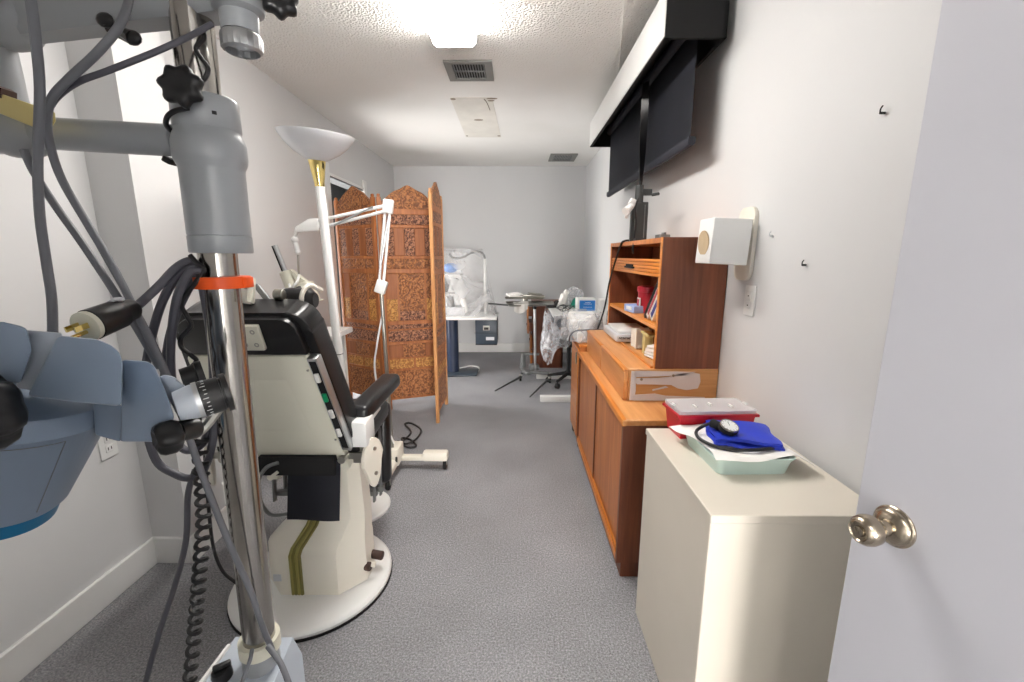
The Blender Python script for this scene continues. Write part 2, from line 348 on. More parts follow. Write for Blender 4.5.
def vent(a, b_, n, name_label, along='x'):
    (x0, y0), (x1, y1) = a, b_
    t = thing('ceiling_vent', name_label, 'vent', ((x0 + x1) / 2, (y0 + y1) / 2, ZC - .012), 'ceiling vents')
    z = ZC - .012; f = B('ventgrey'); k = .035
    f.b2((x0, y0, z), (x1, y0 + k, ZC)).b2((x0, y1 - k, z), (x1, y1, ZC)).b2((x0, y0 + k, z), (x0 + k * 1.3, y1 - k, ZC)).b2((x1 - k * 1.3, y0 + k, z), (x1, y1 - k, ZC)); f.done('frame', t)
    B('blackm').b2((x0 + k, y0 + k, ZC - .002), (x1 - k, y1 - k, ZC)).done('opening', t)
    L = B('midgrey')
    for i in range(n):
        xx = x0 + k * 1.3 + (x1 - x0 - 2.6 * k) * (i + .5) / n; L.box((xx, (y0 + y1) / 2, ZC - .007), (.012, y1 - y0 - 2 * k, .002), (0, .7, 0))
    L.b2((x0 + k, (y0 + y1) / 2 - .004, z + .001), (x1 - k, (y0 + y1) / 2 + .004, ZC - .003)); L.done('louvre', t)
vent((-.432, 2.83), (-.145, 3.12), 12, 'louvred grey ceiling vent just past the fluorescent fixture')
vent((.39, 5.25), (.70, 5.62), 12, 'flat grey ceiling vent near the back wall, above the tissue box')
p = [at(450, 97, z=ZC), at(492, 97, z=ZC), at(501, 137, z=ZC), at(466, 137, z=ZC)]
b = B(['stain', 'stain_d']); b.prism([(q.x, q.y, ZC - .003) for q in p], (0, 0, .003)); b.m(1)
for u, v, a_, c_ in ((453, 98.5, .02, .012), (492, 98, .04, .008), (491, 100.2, .025, .008), (478.5, 119.5, .04, .014), (499, 135.5, .016, .012), (467, 135.5, .010, .008)):
    q = at(u, v, z=ZC); b.lathe((q.x, q.y, ZC - .0045), (0, 0, 1), [(0, 1), (.002, 1)], 10)
    for vv in b.bm.verts[-20:]: vv.co.x = q.x + (vv.co.x - q.x) * a_; vv.co.y = q.y + (vv.co.y - q.y) * c_ * 1.6
b.tube([at(484, 99, z=ZC - .004), at(487, 103, z=ZC - .004), at(490, 110, z=ZC - .004)], .003, 5)
tag(b.done('ceiling_patch'), 'scarred beige patch on the ceiling where a fixture was removed', 'patch')

# ---------------------------------------------------------------- beige cabinet and what stands on it
ZB = .74; X0 = .452
t = thing('storage_cabinet', 'plain beige laminate cabinet in the right foreground, against the wall', 'cabinet', (.65, 1.17, 0))
B('cream_wood').b2((X0 + .004, .922, .0), (.85, 1.43, ZB - .022), .002, 1).done('body', t)
B('cream_wood').b2((X0, .914, ZB - .022), (.862, 1.432, ZB), .002, 1).done('top', t)
# red organiser
rm = Matrix.Translation((.650, 1.40, ZB)) @ Matrix.Rotation(.06, 4, 'Z')
t = thing('storage_box', 'red plastic storage box with a clear compartment tray on top', 'box', (.650, 1.40, ZB))
b = B('red'); b.X = rm; L, D, HH = .252, .118, .084
ring = lambda l, d, z: [(-l / 2, -d / 2, z), (l / 2, -d / 2, z), (l / 2, d / 2, z), (-l / 2, d / 2, z)]
b.rings([ring(L - .02, D - .015, 0), ring(L, D, HH), ring(L - .006, D - .006, HH), ring(L - .024, D - .02, .004)], True, True)
b.box((0, -D / 2 - .004, HH - .004), (L + .016, .008, .008)); b.box((L / 2 + .003, 0, HH - .004), (.008, D, .008)); b.box((-L / 2 - .003, 0, HH - .004), (.008, D, .008)); b.box((0, D / 2 + .002, HH - .004), (L + .016, .008, .008)); b.done('tub', t)
b = B('lid'); b.X = rm; b.box((0, 0, HH + .013), (L, D + .012, .002)); b.box((0, -D / 2, HH + .007), (L, .002, .012)); b.box((0, D / 2, HH + .007), (L, .002, .012))
for k in range(5): b.box((-L / 2 + L * k / 4, 0, HH + .007), (.002, D, .012))
b.done('lid', t)
for k in range(5): b = B('whitep'); b.X = rm; b.box((-L / 2 + .004 + (L - .008) * k / 4, -.02 * (k % 2), HH + .0165), (.006, .02, .005)); b.done('latch', t)
# mint basin with paper towel and cuff
ty = .03; TM = Matrix.Translation((.648, 1.215, ZB)) @ Matrix.Rotation(ty, 4, 'Z')
def rr(l, d, z, c=.02, n=4):
    o = []
    for (sx, sy_, a0) in ((1, 1, 0), (-1, 1, 90), (-1, -1, 180), (1, -1, 270)):
        for k in range(n + 1):
            a = math.radians(a0 + 90 * k / n); o.append((sx * (l / 2 - c) + c * math.cos(a), sy_ * (d / 2 - c) + c * math.sin(a), z))
    return o
b = B('mint'); b.X = TM; b.rings([rr(.195, .215, 0), rr(.21, .23, .036), rr(.224, .244, .047), rr(.224, .244, .050), rr(.205, .225, .048), rr(.187, .207, .004)], True, True)
tag(b.done('basin'), 'shallow mint green plastic tray holding the blue blood pressure cuff', 'tray')
b = B('paper'); b.X = TM
def pap(u, v):
    x = -.125 + .28 * u - .02 * (v - .5) + .012 * math.sin(5 * v); y = -.122 + .255 * v - .012 * math.sin(6 * u)
    z = .053 + .003 * math.sin(9 * u + 3 * v) + .002 * math.sin(14 * v)
    dx = max(0, abs(x) - .112); dy = max(0, abs(y) - .115); z -= (.55 if x > 0 else .3) * dx + .25 * dy
    return (x, y, max(z, .02))
b.grid(pap, 22, 22); bmesh.ops.solidify(b.bm, geom=b.bm.faces[:], thickness=-.0012)
tag(b.done('paper_towel'), 'white paper towel lining the mint green tray', 'paper towel')
t = thing('blood_pressure_cuff', 'folded blue blood pressure cuff with round gauge and black tube', 'blood pressure cuff', (.67, 1.2, ZB + .052))
b = B('blue'); b.X = TM @ Matrix.Translation((.025, .012, .053)) @ Matrix.Rotation(-.25, 4, 'Z')
for k, (w_, d_, z_) in enumerate(((.185, .165, .004), (.175, .155, .016))):
    def fn(u, v, w_=w_, d_=d_, z_=z_): return (w_ * (u - .5) + .004 * math.sin(9 * v), d_ * (v - .5) + .004 * math.sin(8 * u), z_ + .009 + .0035 * math.sin(7 * u + 5 * v + z_ * 300) * min(1, 6 * u * (1 - u)) - .006 * (abs(2 * u - 1) ** 8))
    n0 = len(b.bm.verts); b.grid(fn, 18, 16)
    fs = [f for f in b.bm.faces if all(v.index == -1 or True for v in f.verts)]
bmesh.ops.solidify(b.bm, geom=b.bm.faces[:], thickness=.009); b.done('cuff', t)
g0 = TM @ V((-.03, -.008, .086)); gx = (TM.to_3x3() @ V((.10, -.36, .92))).normalized()
b = B('blackm'); b.lathe(g0, gx, [(0, .018), (.004, .027), (.016, .028), (.02, .026)], 28); b.cyl(g0 + V((-.014, .014, .006)), g0 + V((-.034, .036, .012)), .013, n=16, bev=.004); gb = b.done('gauge_body', t)
b = B('whitep'); b.lathe(g0 + gx * .0185, gx, [(0, .0235), (.002, .0235)], 28); b.done('dial', gb)
b = B('chrome'); b.lathe(g0 + gx * .018, gx, [(0, .024), (.004, .0235), (.004, .026), (0, .027)], 28, False, False); b.done('bezel', gb)
b = B('text_k'); e1 = gx.orthogonal().normalized(); e2 = gx.cross(e1); c0 = g0 + gx * .0208
for k in range(12): a = 2 * PI * k / 12; d_ = e1 * math.cos(a) + e2 * math.sin(a); b.tube([c0 + d_ * .017, c0 + d_ * .021], .0005, 4, 0)
b.tube([c0, c0 + (e1 + e2) * .011], .0008, 4, 0); b.done('pointer', gb)
pts = [TM @ V(q) for q in ((-.05, .035, .095), (-.07, .055, .075), (-.10, .035, .067), (-.112, -.01, .064), (-.095, -.06, .064), (-.06, -.085, .063), (-.02, -.09, .063), (.03, -.085, .063), (.08, -.075, .063))]
B('rubber_k').tube(pts, .0048, 8).done('tube', t)

# ---------------------------------------------------------------- credenza, drawer unit, roll-top hutch
CX = .42; CY0, CY1 = 1.61, 2.835
t = thing('credenza', 'long teak credenza with sliding doors along the right wall', 'cabinet', (.63, 2.2, 0))
b = B('teak_side'); b.b2((CX, CY0, .07), (XR - .02, CY0 + .02, .676)).b2((CX, CY1 - .02, .07), (XR - .02, CY1, .676)).b2((CX + .012, CY0 + .02, .07), (XR - .02, CY1 - .02, .09)).b2((XR - .03, CY0, .07), (XR - .02, CY1, .676)); b.done('carcass', t)
B('teak_top').b2((CX - .004, CY0 - .004, .676), (XR - .02, CY1 + .002, .70), .003, 1).done('worktop', t)
b = B('teak_edge'); b.b2((CX - .006, CY0 - .001, .672), (CX + .014, CY1, .7012), .004, 2); b.done('edging', t, label='bright orange front edge strip')
B('teak').b2((CX + .016, CY0 + .02, .10), (CX + .03, 2.25, .672)).done('sliding_door', t)
B('teak').b2((CX + .011, 2.262, .10), (CX + .0155, CY1 - .02, .672)).done('sliding_door', t)
B('teak_side').b2((CX + .010, 2.245, .10), (CX + .0155, 2.262, .672)).done('finger_strip', t)
b = B('teak_edge'); b.b2((CX, CY0 + .02, .07), (CX + .004, CY1, .1)).b2((CX + .006, CY0 + .02, .07), (CX + .01, CY1, .112)).b2((CX + .014, CY0 + .02, .07), (CX + .016, CY1, .106)); b.done('track', t)
B('teak_side').b2((CX + .02, CY0 + .006, 0), (XR - .05, CY1 - .02, .07)).done('plinth', t)
# low drawer unit
LX, LY0, LY1, LZ0, LZ1 = .48, 1.835, 2.84, .70, .846
t = thing('drawer_unit', 'low teak drawer unit on the credenza, its end patched with grey primer', 'drawer unit', (.66, 2.3, .70))
B('teak_top').b2((LX + .012, LY0, LZ0), (XR - .003, LY1, LZ1 - .012)).done('body', t)
b = B('teak_top'); b.b2((LX + .004, LY0, LZ1 - .012), (XR - .003, LY1, LZ1), .002, 1); b.done('top', t)
B('teak_edge').b2((.585, LY0 + .01, LZ1), (.598, LY1 - .05, LZ1 + .008)).done('ledge', t)
for y0, y1 in ((LY0, 2.36), (2.364, LY1)):
    d_ = B('teak_top'); d_.b2((LX - .008, y0 + .003, LZ0 + .004), (LX + .012, y1 - .003, LZ1 - .004), .003, 1); dr = d_.done('drawer', t)
    B('teak_edge').b2((LX - .012, y0 + .003, LZ1 - .016), (LX + .008, y1 - .003, LZ1 - .002), .004, 2).done('finger_pull', dr)
b = B(['rawwood', 'primer', 'stain_d']); b.b2((LX + .014, LY0 - .003, LZ0 + .003), (XR - .004, LY0, LZ1 - .002)); b.m(1)
def splat(pts, y=LY0 - .005): b.prism([(LX + .014 + q[0] * 1.14, y, LZ0 + q[1]) for q in pts], (0, .003, 0))
splat([(.004, .006), (.022, .004), (.026, .05), (.024, .135), (.006, .138)])
splat([(.024, .105), (.12, .108), (.15, .112), (.19, .126), (.24, .130), (.265, .125), (.27, .09), (.262, .06), (.22, .052), (.185, .06), (.16, .075), (.10, .077), (.03, .078), (.02, .09), (.02, .125), (.10, .135), (.19, .136), (.15, .12)][0:14])
splat([(.02, .11), (.20, .118), (.25, .134), (.02, .138)])
splat([(.02, .004), (.30, .004), (.29, .02), (.14, .026), (.10, .036), (.05, .032), (.02, .03)])
splat([(.09, .048), (.12, .056), (.15, .064), (.14, .07), (.11, .06), (.09, .055)])
b.m(2)
for qx, qz in ((.045, .10), (.165, .118)): b.cyl((LX + .014 + qx * 1.14, LY0 - .007, LZ0 + qz), (LX + .014 + qx * 1.14, LY0 - .002, LZ0 + qz), .006, n=10)
b.done('end_panel', t, label='raw wood end panel with smeared grey primer')
# hutch
HX, HY0, HY1, HZ0, HZ1 = .602, 1.835, 2.83, .846, 1.402
t = thing('rolltop_hutch', 'tall teak hutch with raised tambour shutter standing on the drawer unit', 'hutch', (.73, 2.37, HZ0))
B('teak_side').b2((HX, HY0, HZ0), (XR - .003, HY0 + .022, HZ1), .002, 1).done('side_panel', t)
B('teak_side').b2((HX, HY1 - .02, HZ0), (XR - .003, HY1, HZ1), .002, 1).done('side_panel', t)
B('teak_edge').b2((HX - .003, HY0 + .001, HZ0), (HX + .002, HY0 + .021, HZ1)).b2((HX - .003, HY1 - .019, HZ0), (HX + .002, HY1 - .001, HZ1)).done('edging', t)
B('teak').b2((HX - .002, HY0 + .02, HZ1 - .022), (XR - .003, HY1 - .02, HZ1 - .001)).done('top_panel', t)
B('teak_in').b2((XR - .02, HY0 + .02, HZ0), (XR - .006, HY1 - .02, HZ1 - .02)).done('back_panel', t)
B('teak_edge').b2((HX + .004, HY0 + .022, 1.008), (XR - .02, HY1 - .02, 1.027), .002, 1).done('shelf', t)
b = B('teak_edge')
for k in range(5): b.b2((HX + .006, HY0 + .024, 1.236 + k * .0155), (HX + .018, HY1 - .022, 1.250 + k * .0155), .003, 2)
tb = b.done('tambour', t)
b = B('blackm'); b.b2((HX - .002, 2.28, 1.262), (HX + .008, 2.46, 1.272), .002).b2((HX + .002, 2.30, 1.272), (HX + .008, 2.44, 1.282)); b.done('handle', tb)
# things in the hutch
b = B(['crim', 'whitep']); q = (.70, 2.33, 1.028); b.lathe(q, (0, 0, 1), [(0, .042), (.11, .05), (.112, .054), (.135, .054), (.14, .048)], 24); b.m(1)
b.box((q[0] - .047, q[1] - .01, q[2] + .055), (.006, .045, .05)); b.m(0); b.box((q[0] - .051, q[1] - .01, q[2] + .055), (.003, .03, .035))
tag(b.done('sharps_container'), 'crimson plastic tub with a white label on the hutch shelf', 'container')
def leaning(y, th, h, d, tilt, mats, label, name='book', x0=.625):
    b = B(mats); b.X = Matrix.Translation((x0, y, 1.028 + .001)) @ Matrix.Rotation(tilt, 4, 'X'); b.box((d / 2, th / 2, h / 2), (d, th, h), bev=.002); b.m(1)
    b.box((-.001, th / 2, h * .5), (.003, th * .5, h * .8)); return tag(b.done(name), label, 'book', 'books leaning in the hutch')
leaning(2.110, .022, .26, .15, .80, ['dkgrey', 'text_k'], 'dark grey book lying outermost on the leaning books in the hutch')
leaning(2.061, .032, .25, .17, .80, ['paper', 'redtxt'], 'white book with a red spine stripe leaning in the hutch')
leaning(2.000, .040, .19, .17, .80, ['paper', 'dkblue'], 'white booklet with a dark blue panel leaning nearest the hutch side')
b = B(['lblue', 'whitep']); b.box((.655, 2.36, 1.047), (.09, .13, .038), (0, 0, .15), .002, 1); b.m(1); b.box((.610, 2.35, 1.05), (.002, .07, .018), (0, 0, .15)); tag(b.done('card_box'), 'small light blue card box lying on the hutch shelf', 'box')
# under the shelf
t = thing('printer', 'flat light grey desktop machine on the drawer unit under the hutch shelf', 'machine', (.64, 2.57, LZ1 + .008))
B('ltgrey').b2((.557, 2.385, LZ1 + .009), (.76, 2.74, LZ1 + .05), .006).done('body', t)
B('whitep').b2((.575, 2.42, LZ1 + .05), (.75, 2.70, LZ1 + .068), .005).done('lid', t)
b = B('text_k'); z0 = LZ1 + .03
for k in range(7):
    yy = 2.3835; xx = .572 + k * .0115; b.tube([(xx, yy, z0 - .006), (xx + .003, yy, z0 + .006), (xx + .007, yy, z0 - .002 + .006 * (k % 2)), (xx + .009, yy, z0 + .004)], .0014, 4, 3)
b.done('lettering', t)
b = B('enamel_pale'); b.box((.655, 2.235, LZ1 + .06), (.075, .012, .105), (0, 0, .3)); b.box((.632, 2.265, LZ1 + .055), (.012, .07, .095), (0, 0, .3)); b.box((.69, 2.27, LZ1 + .055), (.012, .07, .095), (0, 0, .3)); b.box((.66, 2.26, LZ1 + .013), (.07, .07, .01), (0, 0, .3))
tag(b.done('letter_holder'), 'small cream open holder standing between the grey machine and the hutch side', 'holder')
b = B('paper')
for k in range(5): b.box((.69 + .004 * k, 2.02 + .006 * (k % 2), LZ1 + .012 + .011 * k), (.11, .13, .01), (0, .05 * (k % 3 - 1), .2 + .1 * k), .002, 1)
tag(b.done('paper_stack'), 'crumpled white paper pads at the near end under the shelf', 'paper')
b = B('yellow'); b.box((.66, 2.14, LZ1 + .1), (.05, .06, .012), (.2, .1, .4)); b.b2((.64, 2.13, LZ1), (.68, 2.17, LZ1 + .095)); tag(b.done('sticky_note_pad'), 'pale yellow block among the papers under the hutch shelf', 'note pad')
# on the hutch top
t = thing('acuity_device', 'dark grey upright bracket device clamped on top of the hutch', 'device', (.67, 2.42, HZ1))
B('dkgrey').b2((.612, 2.405, HZ1), (.70, 2.435, 1.605), .003, 1).done('plate', t)
B('midgrey').b2((.63, 2.40, 1.42), (.638, 2.41, 1.59)).b2((.68, 2.40, 1.42), (.684, 2.41, 1.59)).done('track', t)
b = B('dkgrey'); b.cyl((.652, 2.42, 1.60), (.652, 2.42, 1.69), .022, n=14).box((.68, 2.42, 1.655), (.07, .03, .03)).cyl((.715, 2.40, 1.64), (.735, 2.36, 1.64), .008, n=10); b.done('clamp', t)
b = B('whitep'); b.cyl((.60, 2.37, 1.58), (.565, 2.34, 1.55), .016, .022, 14).box((.61, 2.39, 1.60), (.035, .035, .04), (.3, .4, 0), .006).box((.59, 2.40, 1.545), (.02, .02, .05), (.2, .3, 0), .004); b.done('lamp_head', t)
B('black').tube([(.635, 2.37, 1.62), (.62, 2.36, 1.56), (.632, 2.38, 1.50), (.63, 2.39, 1.42), (.605, 2.30, 1.39), (.60, 2.29, 1.36), (.607, 2.31, 1.34)], .006, 6).done('cord', t)
b = B('midgrey'); b.box((.76, 2.33, HZ1 + .017), (.06, .05, .03), (0, 0, .3), .003, 1); b.box((.765, 2.33, HZ1 + .036), (.012, .04, .012)); tag(b.done('adapter'), 'small grey green adapter on the hutch top', 'adapter')
p0 = at(628, 241, y=2.42); pts = [V((.64, 2.44, HZ1 + .006)), V((.60, 2.48, HZ1 + .004)), at(620, 247, y=2.55), at(610, 280, y=2.75), at(604, 310, y=2.85), at(595, 335, y=2.88), at(586, 347, y=2.90), at(577, 352, y=2.95)]
tag(B('rubber_k').tube(pts, .0055, 7).done('cable'), 'thin black cable looping from the hutch top down behind the credenza', 'cable')

# ---------------------------------------------------------------- blackout blind in its pelmet
t = thing('blackout_blind', 'black roller blind half lowered from a white pelmet on the right wall', 'blind', (.73, 2.87, 1.79))
PRX = .848
BX, BY0, BY1, BZ0, BZ1 = .60, 1.97, 3.79, 2.19, 2.365
b = B('white'); b.b2((BX - .004, BY0 + .002, BZ0 + .006), (BX, BY1, BZ1)).b2((BX - .004, BY0, BZ1), (PRX, BY1, BZ1 + .008)); b.done('pelmet', t)
b = B('blackm'); b.b2((BX, BY0, BZ0), (BX + .016, BY1, BZ1)).b2((BX, BY0, BZ0), (PRX, BY0 + .016, BZ1)).b2((BX, BY1 - .016, BZ0), (PRX, BY1, BZ1)).b2((PRX - .016, BY0, BZ0), (PRX, BY1, BZ1)).b2((BX, BY0, BZ1 - .012), (PRX, BY1, BZ1)); b.done('lining', t)
b = B('alu')
for yy in (2.3, 3.4): b.b2((PRX - .001, yy, 2.22), (XR, yy + .04, 2.34))
b.done('wall_bracket', t)
b = B('blackfab'); b.grid(lambda u, v: (.755 + .008 * math.sin(PI * u) * (1 - v), 2.03 + 1.71 * u, 1.83 + .50 * v), 20, 8); bmesh.ops.solidify(b.bm, geom=b.bm.faces[:], thickness=.0015); b.done('fabric', t)
b = B('blackfab'); b.prism([(.742, 2.02, 1.832), (.742, 2.02, 1.806), (.750, 2.02, 1.796), (.766, 2.02, 1.796), (.774, 2.02, 1.806), (.774, 2.02, 1.832)], (0, 1.73, 0)); b.done('hem_bar', t)
b = B('blackfab'); b.cyl((.755, 2.0, 2.30), (.755, 3.76, 2.30), .03, n=18); b.done('roller', t)
b = B('black')
b.rings([[V((.705, 2.60, 2.25 - .58 * k / 12)) + Matrix.Rotation(.6 + k * .18, 3, 'Z') @ V(c_) for c_ in ((-.002, -.02, 0), (.002, -.02, 0), (.002, .02, 0), (-.002, .02, 0))] for k in range(13)]); b.done('pull_strap', t)

# ---------------------------------------------------------------- wall fittings
t = thing('wall_speaker', 'white box speaker on a rounded wall plate beside the hutch', 'speaker', (.80, 1.695, 1.2))
b = B('whitep'); b.X = Matrix.Translation((.781, 1.695, 1.378)) @ Matrix.Rotation(.05, 4, 'Y'); b.box((0, 0, 0), (.14, .128, .165), bev=.004); b.done('cabinet', t)
b = B('tan'); b.lathe((.7105, 1.695, 1.374), (-1, 0, -.05), [(0, .046), (.004, .046), (.004, .040), (.002, .012), (.004, .001)], 28); b.done('cone', t)
b = B('enamel_pale'); pl = [(XR, 1.645 + q[0], 1.235 + q[1]) for q in [(a_, c_) for a_, c_ in [(0.035 + .035 * math.cos(math.radians(180 + 18 * k)), .035 + .035 * math.sin(math.radians(180 + 18 * k))) for k in range(6)] + [(.085 + .035 * math.cos(math.radians(270 + 18 * k)), .035 + .035 * math.sin(math.radians(270 + 18 * k))) for k in range(6)] + [(.085 + .035 * math.cos(math.radians(18 * k)), .235 + .035 * math.sin(math.radians(18 * k))) for k in range(6)] + [(.035 + .035 * math.cos(math.radians(90 + 18 * k)), .235 + .035 * math.sin(math.radians(90 + 18 * k))) for k in range(6)]]]
b.prism(pl, (-.014, 0, 0), .003); b.done('wall_plate', t)
t = thing('light_switch', 'white switch plate on the right wall below the speaker', 'switch', (XR, 1.60, 1.1))
a_, c_ = at(744, 318, x=XR), at(757, 288, x=XR); ym = (a_.y + c_.y) / 2
B('whitep').b2((XR - .006, ym - .036, 1.106), (XR, ym + .036, 1.220), .002, 1).done('plate', t)
b = B('trim'); b.b2((XR - .010, ym - .016, 1.133), (XR - .005, ym + .016, 1.160), .002, 1).b2((XR - .010, ym - .016, 1.168), (XR - .005, ym + .016, 1.195), .002, 1); b.done('rocker', t)
b = B('blackm'); b.b2((XR - .0105, ym - .004, 1.143), (XR - .0098, ym + .004, 1.147)).b2((XR - .0105, ym - .004, 1.178), (XR - .0098, ym + .004, 1.182)); b.done('slot', t)
t = thing('wall_outlet', 'white duplex outlet plate low on the left wall under the microscope head', 'outlet', (XL, 1.57, .55))
a_ = at(112, 447, x=XL); oy, oz = 1.57, .612
B('whitep').b2((XL, oy - .037, oz - .058), (XL + .006, oy + .037, oz + .058), .002, 1).done('plate', t)
for dz in (-.02, .02):
    r_ = B('trim'); r_.b2((XL + .005, oy - .016, oz + dz - .014), (XL + .009, oy + .016, oz + dz + .014), .003, 1); rc = r_.done('receptacle', t)
    s_ = B('blackm'); s_.b2((XL + .0085, oy - .008, oz + dz - .005), (XL + .0096, oy - .005, oz + dz + .006)).b2((XL + .0085, oy + .005, oz + dz - .005), (XL + .0096, oy + .008, oz + dz + .006)); s_.done('slot', rc)
for (u, v, lab) in ((885, 113, 'small metal hook on the upper right wall beside the door'), (806, 265, 'bent black nail in the right wall between speaker and door'), (773, 236, 'small white screw stub right of the wall speaker')):
    q = at(u, v, x=XR); b = B('blackm' if v != 236 else 'ltgrey'); b.cyl((XR - .012, q.y, q.z), (XR, q.y, q.z), .003, n=8); b.tube([(XR - .012, q.y, q.z), (XR - .014, q.y - .003, q.z + .008), (XR - .012, q.y - .006, q.z + .015)], .0018, 6); tag(b.done('wall_hook'), lab, 'hook')

# ---------------------------------------------------------------- exam chair
CXc, CYc = -.834, 1.585
t = thing('exam_chair', 'cream and black powered exam chair on a round white floor plate', 'exam chair', (CXc, CYc, 0))
b = B(['white', 'blackm']); b.lathe((CXc, CYc, 0), (0, 0, 1), [(.006, .306), (.022, .308), (.030, .302), (.034, .294), (.036, .20), (.036, .0)], 64); b.m(1); b.lathe((CXc, CYc, 0), (0, 0, 1), [(0, .310), (.010, .311)], 64); b.done('base_plate', t)
# pedestal: chamfered foot with sloped shoulder under a narrower column
def oct_(x0, x1, y0, y1, c, z): return [(x0 + c, y0, z), (x1 - c, y0, z), (x1, y0 + c, z), (x1, y1 - c, z), (x1 - c, y1, z), (x0 + c, y1, z), (x0, y1 - c, z), (x0, y0 + c, z)]
FX0, FX1, FY = -.995, -.60, 1.462
b = B('enamel_pale'); b.rings([oct_(FX0, FX1, FY, 1.73, .085, .036), oct_(FX0 + .004, FX1 - .002, FY + .004, 1.73, .083, .205), oct_(FX0 + .012, FX1 - .004, FY + .014, 1.725, .08, .225), oct_(-.90, -.602, 1.515, 1.70, .05, .30), oct_(-.878, -.603, 1.53, 1.69, .04, .33), oct_(-.862, -.612, 1.535, 1.68, .035, .56)]); b.done('pedestal', t)
b = B(['olive', 'olive_d']); hx_ = -.842
for k, dx in enumerate((-.018, -.006, .006, .018)):
    b.m(k % 2); b.tube([(hx_ + dx, FY - .001, .04), (hx_ + dx, FY + .002, .205), (hx_ + .004 + dx, FY + .014, .226), (hx_ + .052 + dx, 1.514, .302), (hx_ + .064 + dx, 1.532, .34), (hx_ + .068 + dx, 1.535, .46)], .0066, 6, 0)
b.done('hose', t, label='olive ribbed hose strip')
b = B('ltgrey'); b.box((hx_ - .075, FY + .001, .11), (.03, .004, .028)); b.done('rating_plate', t)
b = B('blackfab'); b.grid(lambda u, v: (-.832 + .192 * u, 1.424 - .008 * math.sin(PI * u) + .05 * v, .385 + .215 * v + .004 * math.sin(5 * u)), 10, 10); bmesh.ops.solidify(b.bm, geom=b.bm.faces[:], thickness=.004); b.done('skirt_flap', t)
for k, (y_, z_) in enumerate(((1.62, .105), (1.56, .10))):
    b = B(['enamel_pale', 'brown']); b.cyl((FX1 - .02, y_, z_), (FX1 + .03, y_, z_ - .006), .011, n=10).m(1); b.cyl((FX1 - .012 - .03 * k, y_, z_ - .006), (FX1 + .045 - .03 * k, y_ - .008, z_ - .01), .018, n=16, bev=.003); b.done('foot_pedal', t)
b = B(['dkgrey', 'blackm']); b.b2((-1.04, 1.56, .50), (-.64, 1.80, .56)); b.m(1); b.b2((-.93, 1.45, .545), (-.655, 1.58, .615)); b.done('carriage', t)
b = B('enamel'); b.b2((-.93, 1.50, .50), (-.89, 1.56, .57), .004).cyl((-.90, 1.46, .53), (-.86, 1.46, .56), .012, n=10); b.done('hinge', t)
b = B('midgrey'); b.tube([(-.85, 1.44, .60), (-.89, 1.43, .585), (-.925, 1.43, .53), (-.93, 1.44, .45), (-.91, 1.45, .39), (-.86, 1.455, .385), (-.82, 1.46, .40)], .007, 7); b.done('cable', t)
# reclined back: local frame (s across, h up the slope, d toward the sitter)
CB = -.85
PB = V((CB, 1.50, .545)); up_ = V((0, -.22, .60)).normalized(); dn = V((0, up_.z, -up_.y)); BM = Matrix(((1, up_.x, dn.x, PB.x), (0, up_.y, dn.y, PB.y), (0, up_.z, dn.z, PB.z), (0, 0, 0, 1)))
def slab(b, outline, d0, d1, bev):
    b.X = BM; b.prism([(s_, h_, d0) for s_, h_ in outline], (0, 0, d1 - d0), bev); b.X = None
def outl(wb, wt, h0, h1, c, n=6):
    o = [(-wb, h0), (wb, h0)]
    for k in range(n + 1): a = PI / 2 * k / n; o.append((wt - c + c * math.cos(a), h1 - c + c * math.sin(a)))
    for k in range(n + 1): a = PI / 2 + PI / 2 * k / n; o.append((-wt + c + c * math.cos(a), h1 - c + c * math.sin(a)))
    return o
b = B('vinyl'); slab(b, outl(.268, .216, .04, .642, .07), .03, .125, .028); b.done('back_cushion', t)
b = B('enamel'); slab(b, [(-.232, -.005), (.232, -.005), (.190, .502), (-.190, .502)], 0.0, .05, .010); b.X = BM; b.rings([[(x_ * k, .30 + q * k, dz) for x_, q in ((-.13, -.11), (.13, -.11), (.105, .11), (-.105, .11))] for k, dz in ((1, .0), (.86, -.008))]); b.done('back_shell', t)
b = B('vinyl'); slab(b, outl(.196, .186, .504, .632, .055), .004, .04, .006); b.done('headrest_pad', t)
b = B(['enamel', 'steel']); b.X = BM; b.box((.040, .575, -.004), (.075, .088, .016), bev=.004); b.m(1)
for sx in (.024, .058):
    for hh in (.553, .598): b.lathe((sx, hh, -.010), (0, 0, -1), [(0, .0075), (.003, .0075), (.003, .004), (.001, .004)], 14)
b.done('bracket_plate', t)
b = B(['alu', 'blackm']); b.X = BM
def strip(h, o): return .2335 - .083 * h + o
b.prism([(strip(.10, -.002), .10, -.002), (strip(.10, .030), .095, -.002), (strip(.495, .030), .495, -.002), (strip(.495, -.002), .495, -.002)], (0, 0, .04), .003); b.m(1)
b.prism([(strip(.115, .004), .115, -.0045), (strip(.115, .025), .112, -.0045), (strip(.485, .025), .485, -.0045), (strip(.485, .004), .485, -.0045)], (0, 0, .004)); pan = b.done('control_panel', t)
for hh, m_ in ((.425, 'whitep'), (.345, 'green'), (.275, 'whitep'), (.19, 'whitep')):
    b = B(m_); b.X = BM; b.box((strip(hh, .0145), hh, -.008), (.015, .034, .010), (0, 0, .083), .003); b.done('button', pan)
b = B('steel'); b.X = BM
for hh in (.45, .15): b.cyl((strip(hh, -.012), hh, -.002), (strip(hh, -.012), hh, .002), .004, n=8)
b.done('screw', t)
